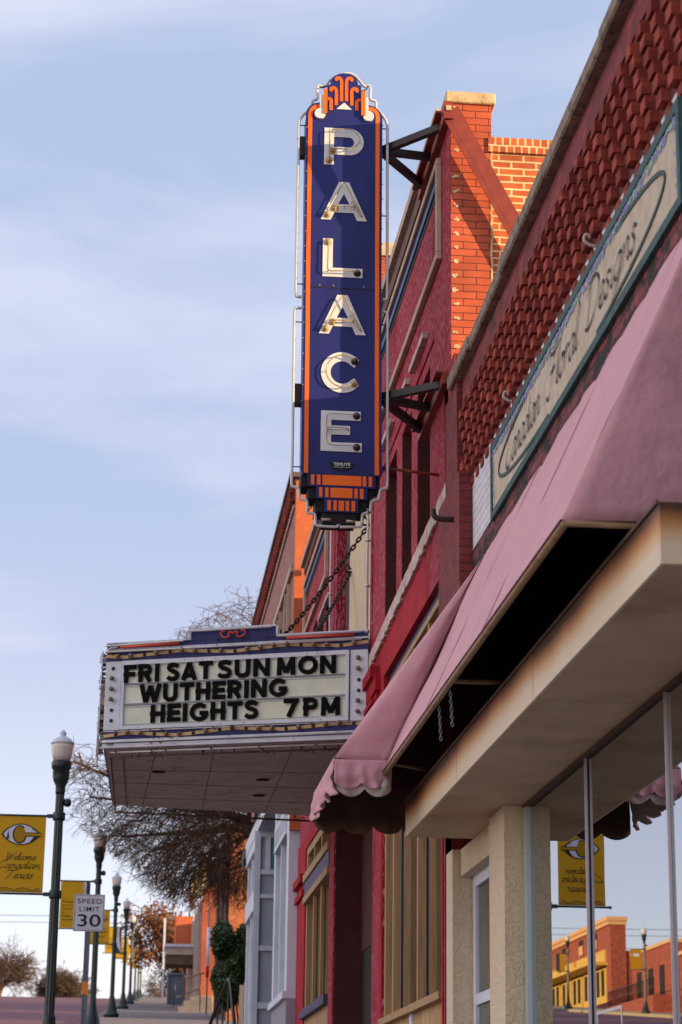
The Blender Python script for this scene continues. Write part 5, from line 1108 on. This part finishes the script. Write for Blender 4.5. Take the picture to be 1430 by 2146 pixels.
# ------------------------------------------------------------------ trees
def tree_mesh(name, label, pos, h, r0, spread, seed, levels=6, kids=(3, 3, 3, 3, 2), droop=.0, m='bark', leaf=None, leafn=0, lean=(0, 0), group=None, first=.28, leafsize=.06, twig=.008, cat='tree', keep=None, sprays=0, aims=()):
    rnd = random.Random(seed); t = thing(name, label, cat, pos, group); segs = MB(); trunk = MB(); P0 = Vector(pos); tips = []
    def rec(p, d, ln, r, lv):
        n = 4 if lv == 0 else 3; pts = [p]; rr = [r]; q = p
        for i in range(n):
            d = (d + Vector((rnd.gauss(0, .13), rnd.gauss(0, .13), rnd.gauss(0, .09) - droop*(lv > 2)*.35 + .03*(lv < 3)))).normalized()
            q = q + d*ln/n
            if keep and lv > 0 and not keep(q):
                if len(pts) > 1: break
                return
            pts.append(q); rr.append(max(r*(1-.45*(i+1)/n), twig*.5))
        (trunk if lv == 0 else segs).tube(pts, rr, 7 if lv < 2 else (4 if lv < 4 else 3), caps=False)
        if lv >= levels-2: tips.extend(pts[1:])
        if lv >= levels or len(pts) <= n: return
        k = kids[min(lv, len(kids)-1)]
        for j in range(k+ (2 if lv == 0 else 0)):
            at = rnd.randint(1 if lv else 2, n); a = rnd.uniform(0, 6.283); tilt = rnd.uniform(.45, 1.0)*spread if lv else rnd.uniform(.5, 1.1)*spread
            o = d.orthogonal().normalized(); o = Matrix.Rotation(a, 3, d) @ o; nd = (d*math.cos(tilt)+o*math.sin(tilt)).normalized()
            rec(pts[at], nd, ln*rnd.uniform(.62, .86), rr[at]*rnd.uniform(.55, .72), lv+1)
        rec(q, d, ln*.8, rr[-1]*.85, lv+1)
    rec(P0, Vector((lean[0], lean[1], 1)).normalized(), h*first, r0, 0 if not aims else levels)
    if aims:
        top = P0 + Vector((lean[0], lean[1], 1)).normalized()*h*first*.9
        for ax_, ay_, az_ in aims:
            A_ = Vector((ax_, ay_, az_)); mid = top.lerp(A_, .5) + Vector((rnd.gauss(0, .25), rnd.gauss(0, .3), rnd.uniform(.2, .7)))
            p = [Vector(q) for q in catmull([tuple(top), tuple(top.lerp(mid, .5)+Vector((0, 0, .25))), tuple(mid), tuple(mid.lerp(A_, .6)), tuple(A_)], 3)]
            segs.tube(p, [.085*(1-.75*i/(len(p)-1)) for i in range(len(p))], 6, caps=False)
            for i in range(3, len(p)):
                d0 = (p[i]-p[i-1]).normalized()
                for k in range(2):
                    o = Matrix.Rotation(rnd.uniform(0, 6.28), 3, d0) @ d0.orthogonal().normalized(); rec(p[i], (d0*rnd.uniform(.4, 1)+o*.9).normalized(), rnd.uniform(.8, 1.25), .024*(1-.5*i/len(p)), levels-3)
    for _ in range(sprays):
        p = rnd.choice(tips); d = Vector((p.x-pos[0], p.y-pos[1], 0)); d = (d.normalized()*.7 if d.length > .1 else Vector((0, 0, .3))) + Vector((rnd.gauss(0, .5), rnd.gauss(0, .5), rnd.uniform(-.75, .55)))
        d.normalize(); ln = rnd.uniform(.35, .95); pts = [p]
        for i in range(4):
            d = (d + Vector((rnd.gauss(0, .16), rnd.gauss(0, .16), rnd.gauss(-.06, .12)))).normalized(); q = pts[-1]+d*ln/4
            if keep and not keep(q): break
            pts.append(q)
        if len(pts) < 3: continue
        segs.tube(pts, [twig*.55*(1-.18*i) for i in range(len(pts))], 3, caps=False)
        for k in range(2):
            a = pts[rnd.randint(1, len(pts)-1)]; e_ = a + (d + Vector((rnd.gauss(0, .6), rnd.gauss(0, .6), rnd.gauss(0, .6)))).normalized()*rnd.uniform(.12, .3); segs.tube([a, e_], [twig*.4, twig*.25], 3, caps=False)
    trunk.build('trunk', m, t); segs.build('crown', m, t)
    if leaf:
        b = MB()
        for _ in range(leafn):
            p = rnd.choice(tips) + Vector((rnd.gauss(0, .12), rnd.gauss(0, .12), rnd.gauss(0, .12))); u = Vector((rnd.gauss(0, 1), rnd.gauss(0, 1), rnd.gauss(0, 1))).normalized(); v = u.orthogonal().normalized(); s_ = leafsize*rnd.uniform(.6, 1.4)
            b.quad(p-u*s_, p+v*s_*.6, p+u*s_, p-v*s_*.6)
        b.build('foliage', leaf, t)
    return t
tree_mesh('bare_tree', 'large bare dark tree with drooping twigs spreading behind the marquee', (4.0, 48.5, gz(48)), 10.5, .26, .95, 5, levels=7, kids=(4, 3, 3, 2, 2, 2, 1), droop=.30, sprays=2600, lean=(-.05, 0), first=.42, twig=.011,
    aims=[(-1.3, 48, 8.2), (-.9, 47.2, 7.3), (-.2, 49, 6.7), (.5, 47.5, 6.2), (1.2, 49.4, 5.9), (1.9, 47.6, 5.7), (2.5, 49, 6.4), (.3, 48.5, 7.4), (1.4, 48, 7.3), (2.4, 48.4, 7.9), (-.6, 48.6, 9.0), (2.1, 48, 11.3), (1.4, 49, 11.0), (.8, 48, 10.4), (2.7, 49, 11.9), (3.4, 48, 11.8), (4.6, 49, 11.0)],
    keep=lambda q: q.z > 5.15+max(0, 1.0-q.x)*.72 and q.x > -1.5 and q.x < 6 and q.z < 12.45 - max(0, 2.4-q.x)*.75 and (q.z < 8.55 or q.x > .75))
tree_mesh('leafy_oak_tree', 'brown leaved oak tree beside the boxy white entrance canopy', (3.4, 118, gz(118)), 8.5, .25, .95, 9, levels=6, kids=(4, 3, 3, 2), m='bark', leaf='leaf_brown', leafn=14000, leafsize=.10, lean=(-.12, 0), first=.2)
tree_mesh('bare_tree', 'tan bare tree at the far left edge above the road crest', (-11.6, 205, gz(205)-.3), 9.5, .28, .95, 31, levels=6, kids=(5, 4, 3, 3, 2), m='bark_tan', droop=.1, first=.2, twig=.03)
tree_mesh('bare_tree', 'low tan bare tree between the far left tree and the nearest lamp', (-7.4, 215, gz(215)-.8), 7, .2, 1.05, 32, levels=6, kids=(4, 4, 3, 3), m='bark_tan', first=.2, twig=.035)
tree_mesh('bare_tree', 'low tan bare tree on the crest between the nearest lamp and the speed sign', (-5.0, 212, gz(212)-.8), 7.5, .2, 1.05, 33, levels=6, kids=(4, 4, 3, 3), m='bark_tan', first=.2, twig=.035)
tree_mesh('bare_tree', 'pale bare tree in the distance behind the row of lamps', (1.4, 230, gz(230)-.8), 6.0, .2, 1.0, 34, levels=5, kids=(4, 4, 3, 2), m='bark_tan', first=.2, twig=.035)
tree_mesh('bare_tree', 'sunlit pale bare tree at the far end of the sidewalk under the white canopy', (4.6, 200, gz(200)-.5), 7.0, .2, 1.0, 35, levels=5, kids=(4, 4, 3, 2), m='bark_tan', first=.2, twig=.03)
# evergreen bush beside the white shopfront
def bush(pos, rx, ry, rz, n, seed, label):
    rnd = random.Random(seed); t = thing('evergreen_bush', label, 'bush', pos); b = MB(); P0 = Vector(pos); lobes = [(Vector((rnd.uniform(-.75, .75)*rx, rnd.uniform(-.6, .6)*ry, rnd.uniform(.1, .95)*rz)), rnd.uniform(.24, .42)) for _ in range(24)]
    for _ in range(n):
        c, r = rnd.choice(lobes); v = Vector((rnd.gauss(0, 1), rnd.gauss(0, 1), rnd.gauss(0, 1))).normalized()*r*rnd.uniform(.6, 1.05)
        p = P0 + c + Vector((v.x*rx, v.y*ry, v.z*rz*.8)); u = Vector((rnd.gauss(0, 1), rnd.gauss(0, 1), rnd.gauss(0, .6))).normalized(); w_ = u.orthogonal().normalized(); s_ = rnd.uniform(.025, .05)
        b.quad(p-u*s_, p+w_*s_*.6, p+u*s_, p-w_*s_*.6)
    b.build('foliage', 'leaf_green', t)
    s = MB(); 
    for i in range(5): s.tube([P0+Vector((rnd.uniform(-.1, .1), rnd.uniform(-.1, .1), -.6)), P0+Vector((rnd.uniform(-.2, .2)*rx*2, 0, rz*.6))], .02, 5)
    s.build('stem', 'bark', t); return t
bush((2.42, 45.0, gz(45)+.75), .64, 1.2, 1.3, 30000, 4, 'dark green evergreen bush between the black handrail and the orange brick wall')
# picket fence end, handrail
t = thing('picket_fence', 'cream picket fence end beside the white shopfront', 'fence', (2.35, 43.3, gz(43)))
for i, (x, top) in enumerate([(2.27, .62), (2.36, .70), (2.45, .80), (2.54, .9)]):
    b = MB(); b.box(x, x+.085, 43.3-.05*i, 43.34-.05*i, gz(43), 2.72+top*.55); b.build('picket', 'picket', t)
b = MB(); b.box(2.27, 2.7, 43.36, 43.42, 2.6, 2.7); b.build('rail', 'picket', t)
t = thing('handrail', 'glossy black metal handrail by the entry of the white shopfront', 'handrail', (1.6, 34, gz(34)))
b = MB(); b.tube(catmull([(1.37, 35.6, 1.80), (1.42, 35.0, 1.97), (1.56, 34.0, 2.38), (1.62, 33.6, 2.38), (1.70, 33.2, 1.5), (1.71, 33.1, 1.5)], 4), .03, 8); b.build('top_rail', 'rail_black', t)
for i in range(4): b = MB(); y = 33.75+i*.5; b.tube([(1.60-.06*i, y, gz(y)-.3), (1.60-.06*i, y, 2.30-.14*i)], .016, 6); b.build('post', 'rail_black', t)
b = MB(); b.tube([(1.70, 33.2, 1.5), (1.58, 33.9, 1.5), (1.40, 35.2, 1.8)], .02, 6); b.build('lower_rail', 'rail_black', t)
# ------------------------------------------------------------------ buildings up the street
t = thing('brick_hall', 'sunlit orange brick building behind the big bare tree with dark brick street side', 'building', (3.2, 70, gz(70)))
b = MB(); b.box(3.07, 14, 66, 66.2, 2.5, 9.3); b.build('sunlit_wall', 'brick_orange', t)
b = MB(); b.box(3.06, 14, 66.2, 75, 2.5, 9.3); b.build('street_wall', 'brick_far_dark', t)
for y in (66.4, 69.3, 72.2): b = MB(); b.tube([(3.0, y, 4), (3.0, y, 9.2)], .07, 8); b.build('downpipe', 'coping_dark', t)
b = MB(); b.box(3.0, 14, 65.95, 75.05, 9.3, 9.5); b.build('coping', 'coping_dark', t)
b = MB(); b.box(2.55, 3.05, 70.2, 71.4, 8.2, 8.9); b.beam((2.6, 70.2, 8.1), (3.05, 67.5, 9.4), .1, .12); b.build('fire_escape', 'steel_black', t)
t = thing('orange_painted_building', 'bright orange painted building with pale pillar and plinth beyond the brick hall', 'building', (3.2, 92, gz(92)))
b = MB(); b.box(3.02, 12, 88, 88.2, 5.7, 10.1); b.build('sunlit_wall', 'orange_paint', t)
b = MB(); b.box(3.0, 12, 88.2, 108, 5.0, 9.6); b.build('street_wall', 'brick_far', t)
b = MB(); b.box(2.95, 12, 87.9, 88.1, 5.0, 5.75); b.build('plinth', 'cap', t)
b = MB(); b.box(2.95, 3.25, 87.95, 88.25, 10.1, 11.0); b.box(2.9, 3.35, 87.9, 88.3, 11.0, 11.15); b.box(2.6, 3.0, 89, 89.6, 9.8, 10.9); b.build('pale_pillar', 'cap', t)
for y in (90, 93.5, 97, 101): b = MB(); b.box(2.9, 3.0, y, y+.5, 5.3, 9.7); b.build('pilaster', 'box_white', t)
b = MB(); b.box(2.2, 3.0, 98, 101, 8.0, 9.9); b.build('gable_end', 'far_orange', t)
b = MB(); b.box(1.9, 2.0, 112, 112.3, 7.0, 11.2); b.build('white_post', 'white_paint', t)
t = thing('entrance_canopy', 'boxy off white entrance canopy projecting over the sidewalk', 'canopy', (2.2, 96, 7.6))
b = MB(); b.box(1.72, 2.98, 95, 97.5, 7.95, 8.28); b.build('canopy_box', 'box_white', t); b = MB(); b.box(1.68, 3.0, 94.9, 97.6, 8.28, 8.40); b.build('canopy_edge', 'white_paint', t)
b = MB(); b.box(1.74, 2.96, 95.1, 97.4, 7.55, 7.95); b.build('canopy_underside', 'coping_dark', t)
t = thing('entrance_steps', 'low pale concrete entrance steps with black railings below the orange wall', 'steps', (2.6, 86, gz(86)))
b = MB(); b.box(2.3, 3.4, 84.5, 87.9, gz(84)-.2, 5.35); b.box(2.0, 2.3, 84.5, 87.9, gz(84)-.2, 5.12); b.box(2.55, 3.4, 85, 87.9, 5.35, 5.55); b.build('step', 'concrete', t)
b = MB(); b.tube([(1.9, 84.5, 5.1), (1.95, 84.5, 6.0), (3.1, 87, 6.6)], .025, 5); b.tube([(1.95, 84.5, 5.45), (3.1, 87, 6.0)], .02, 5); b.tube([(2.9, 84, 4.9), (2.9, 84, 6.3), (3.3, 85, 6.5)], .02, 5); b.build('railing', 'rail_black', t)
t = thing('marker_pole', 'thin grey pole with white and red sleeve in front of the orange wall', 'pole', (3.0, 80, gz(80)))
b = MB(); b.tube([(3.0, 80, gz(80)), (3.0, 80, 8.7)], .03, 6); b.build('pole', 'galv', t); b = MB(); b.tube([(3.0, 80, 6.3), (3.0, 80, 7.7)], .06, 8); b.build('white_sleeve', 'white_paint', t); b = MB(); b.tube([(3.0, 80, 5.9), (3.0, 80, 6.3)], .06, 8); b.build('red_sleeve', 'bright_red', t)
t = thing('utility_cabinet', 'blue grey mesh sided utility enclosure at the end of the sidewalk', 'cabinet', (2.6, 112, gz(112)))
b = MB(); b.box(2.2, 3.0, 112, 113.5, 6.9, 8.35); b.build('cabinet_body', 'box_gray', t); b = MB(); b.box(2.15, 3.05, 111.9, 113.6, 8.35, 8.45); b.box(2.18, 2.26, 111.9, 112, 6.8, 8.35); b.box(2.94, 3.02, 111.9, 112, 6.8, 8.35); b.build('cabinet_frame', 'galv', t)
# power lines beyond the crest
for k, z in enumerate((17.9, 17.45)):
    b = MB(); b.tube([(lerp(-52, 14, i/12), 150, z-3.0+.9*((i/6-1)**2)*.5) for i in range(13)], .016, 4); o = b.build('power_line', 'steel_black')
    tag(o, ('upper' if k == 0 else 'lower')+' thin power line crossing the street behind the lamps', 'power line', 'power lines over the street')
for x, s in ((-52, 'left'), (14, 'right')):
    t = thing('utility_pole', 'wooden utility pole carrying the power lines on the %s of the street' % s, 'utility pole', (x, 150, gz(150))); b = MB(); b.tube([(x, 150, gz(150)), (x, 150, 15.6)], [.16, .11], 8); b.build('pole', 'bark', t); b = MB(); b.box(x-.9, x+.9, 149.95, 150.05, 15.25, 15.37); b.build('crossarm', 'bark', t)
# small yellow vehicle cresting the hill at the far left
t = thing('parked_truck', 'small yellow truck parked on the crest at the left edge', 'truck', (-14.6, 176, gz(176)))
b = MB(); z = gz(176)-.14; b.prism(FY(175.2), [(-15.6, z+.35), (-13.4, z+.35), (-13.4, z+1.0), (-13.6, z+1.5), (-15.4, z+1.5), (-15.6, z+1.0)], -2.4, 0); b.build('truck_body', 'orange_band', t)
for x in (-15.3, -13.7):
    b = MB(); b.lathe((x, 175.5, z+.33), [(.33, -.1), (.33, .1)], 14, axis=(1, 0, 0)); b.build('wheel', 'black', t)
    b = MB(); b.lathe((x+.0, 175.19, z+.8), [(.12, 0), (.08, .04)], 10, axis=(0, -1, 0)); b.build('headlight', 'globe', t)
# ------------------------------------------------------------------ across the street (seen reflected in the display window)
def across(y): return kx(y)-25.5
bx = thing('brick_corner_building', 'two storey orange brick corner building with yellow shop windows across the street', 'building', (-26, 145, gz(145)))
X0 = across(140)
z = gz(133)
b = MB(); b.box(X0-1.0, X0, 132, 152, z-1, z+5.2); b.box(X0-12, X0-1.003, 132.1, 152, z-1, z+3.6); b.build('front_wall', 'brick_x', bx)
b = MB(); b.box(X0-12, X0+.002, 152.01, 166, z-.5, z+5.0); b.build('lower_wing_wall', 'brick_x', bx)
b = MB(); b.box(X0-1.1, X0+.25, 131.8, 152, z+5.45, z+5.7); b.box(X0-1.05, X0+.15, 131.9, 152, z+5.2, z+5.45); b.box(X0-12, X0+.2, 152.02, 166, z+5.0, z+5.2); b.build('cornice', 'cornice_yellow', bx)
b = MB(); b.box(X0+.003, X0+1.2, 133, 164, z+2.75, z+2.95); b.build('shop_awning_shelf', 'yellow_wall', bx)
for i in range(4): b = MB(); b.box(X0+.003, X0+.12, 133.3+i*5, 137.5+i*5, z+3.0, z+3.75); b.build('transom_panel', 'yellow_wall', bx)
for i in range(5):
    b = MB(); y = 133.3+i*3.8; b.box(X0+.003, X0+.06, y, y+3.4, z+.45, z+2.6); w_ = b.build('shop_window', 'yellow_wall', bx)
    q = MB(); q.box(X0+.06, X0+.08, y+.5, y+1.4, z+.9, z+2.5); q.box(X0+.06, X0+.08, y+2.0, y+2.9, z+.9, z+2.5); q.build('window_pane', 'interior', w_)
for y in (136.0, 140.5, 146.5):
    b = MB(); b.box(X0+.003, X0+.05, y, y+1.3, z+4.1, z+5.0); w_ = b.build('upper_window', 'interior', bx); q = MB(); q.box(X0+.05, X0+.12, y-.1, y+1.0, z+4.0, z+4.6); q.build('window_board', 'cornice_yellow', w_)
b = MB(); b.box(X0+.003, X0+.04, 132, 166, z-.6, z+.45); b.build('base_shade_strip', 'maroon', bx)  # maroon strip puts the shade along the wall foot into colour
bx.location.y += 4; bx.location.z += .26
t = thing('low_brick_building', 'low orange brick building with narrow doors and railed ramp across the street', 'building', (-26, 120, gz(120)))
X1 = across(120); z = gz(120)
b = MB(); b.box(X1-10, X1, 121.5, 131.5, z-.6, z+4.0); b.build('front_wall', 'brick_x', t); b = MB(); b.box(X1-10, X1+.1, 121.4, 131.55, z+4.0, z+4.2); b.build('coping', 'cornice_yellow', t)
for y in (129.0, 126.0, 123.2): b = MB(); b.box(X1+.003, X1+.04, y, y+1.1, z+.5, z+2.9); b.build('door', 'interior', t)
b = MB(); b.box(X1+.002, X1+2.2, 117, 129, z-.4, z+.75); b.build('ramp', 'brick_x', t)
b = MB()
for i in range(40): y = 117.1+i*.3; b.tube([(X1+2.1, y, z+.75), (X1+2.1, y, z+1.65)], .02, 4)
b.tube([(X1+2.1, 117, z+1.65), (X1+2.1, 129, z+1.65)], .03, 5); b.build('ramp_railing', 'rail_black', t)
t = thing('ornate_brick_building', 'brick building with round arched dark bays and pale ornaments across the street', 'building', (-26, 100, gz(100)))
X2 = across(100); z = gz(100)
b = MB(); b.box(X2-10, X2, 84, 121, z-1, z+4.6); b.build('front_wall', 'brick_x', t)
for i in range(6):
    y = 93+i*4.2; b = MB(); pts = [(-y-2.4, z+.4), (-y, z+.4), (-y, z+2.6)]+[(-y-1.2+1.2*math.cos(R(a)), z+2.6+1.2*math.sin(R(a))) for a in range(0, 181, 15)]; b.prism(FX(X2), pts, .003, .03); a_ = b.build('arched_bay', 'interior', t)
    b = MB(); b.tube([(X2+.05, y+1.2-1.35*math.cos(R(a)), z+2.6+1.35*math.sin(R(a))) for a in range(0, 181, 12)], .12, 6); b.box(X2+.001, X2+.15, y-.6, y-.3, z, z+3.6); b.build('arch_trim', 'tan_wall', a_)
b = MB(); b.box(X2-10, X2+.15, 84, 121, z+4.6, z+4.8); b.build('coping', 'cornice_yellow', t)
t = thing('tan_warehouse', 'plain tan building rising behind the low brick buildings across the street', 'building', (-45, 120, gz(120)))
b = MB(); b.box(-60, -40, 100, 150, gz(110)-1, gz(140)+8.2); b.build('wall', 'tan_wall', t); b = MB(); b.box(-60.1, -39.9, 99.9, 150.1, gz(140)+8.2, gz(140)+8.5); b.build('roof_edge', 'coping_dark', t)
tree_mesh('bare_tree', 'bare tree crown showing above the tan building across the street', (-62, 128, gz(128)+3), 13.0, .3, .8, 44, levels=5, kids=(5, 4, 3, 2), m='bark', first=.25, twig=.05)
for i, y in enumerate((150, 131, 112)):
    lab = 'street lamp with acorn globe on the opposite kerb, %s' % ('by the far wing', 'before the corner building', 'before the low brick building')[i]
    o = dup(lamp0, (kx(y)-21.6, y, gz(y)), lab); o['group'] = 'street lamps across the street'
    o.rotation_euler.z = math.pi
    r = thing('street_banner', 'yellow banner on the opposite kerb lamp %s' % ('by the far wing of the corner building', 'in front of the corner building', 'in front of the low brick building')[i], 'banner', (kx(y)-21.2, y, gz(y)+2.75), 'banners across the street')
    b = MB(); xx = kx(y)-21.6; b.box(xx+.17, xx+.75, y-.01, y-.006, gz(y)+2.235, gz(y)+3.265); b.build('banner_cloth', 'banner', r)
    b = MB(); b.box(xx+.5, xx+.72, y-.014, y-.011, gz(y)+2.25, gz(y)+3.25) if i != 2 else b.box(xx+.3, xx+.6, y-.014, y-.011, gz(y)+2.9, gz(y)+3.05); b.build('banner_print', 'dark_slate' if i != 2 else 'ban_white', r)
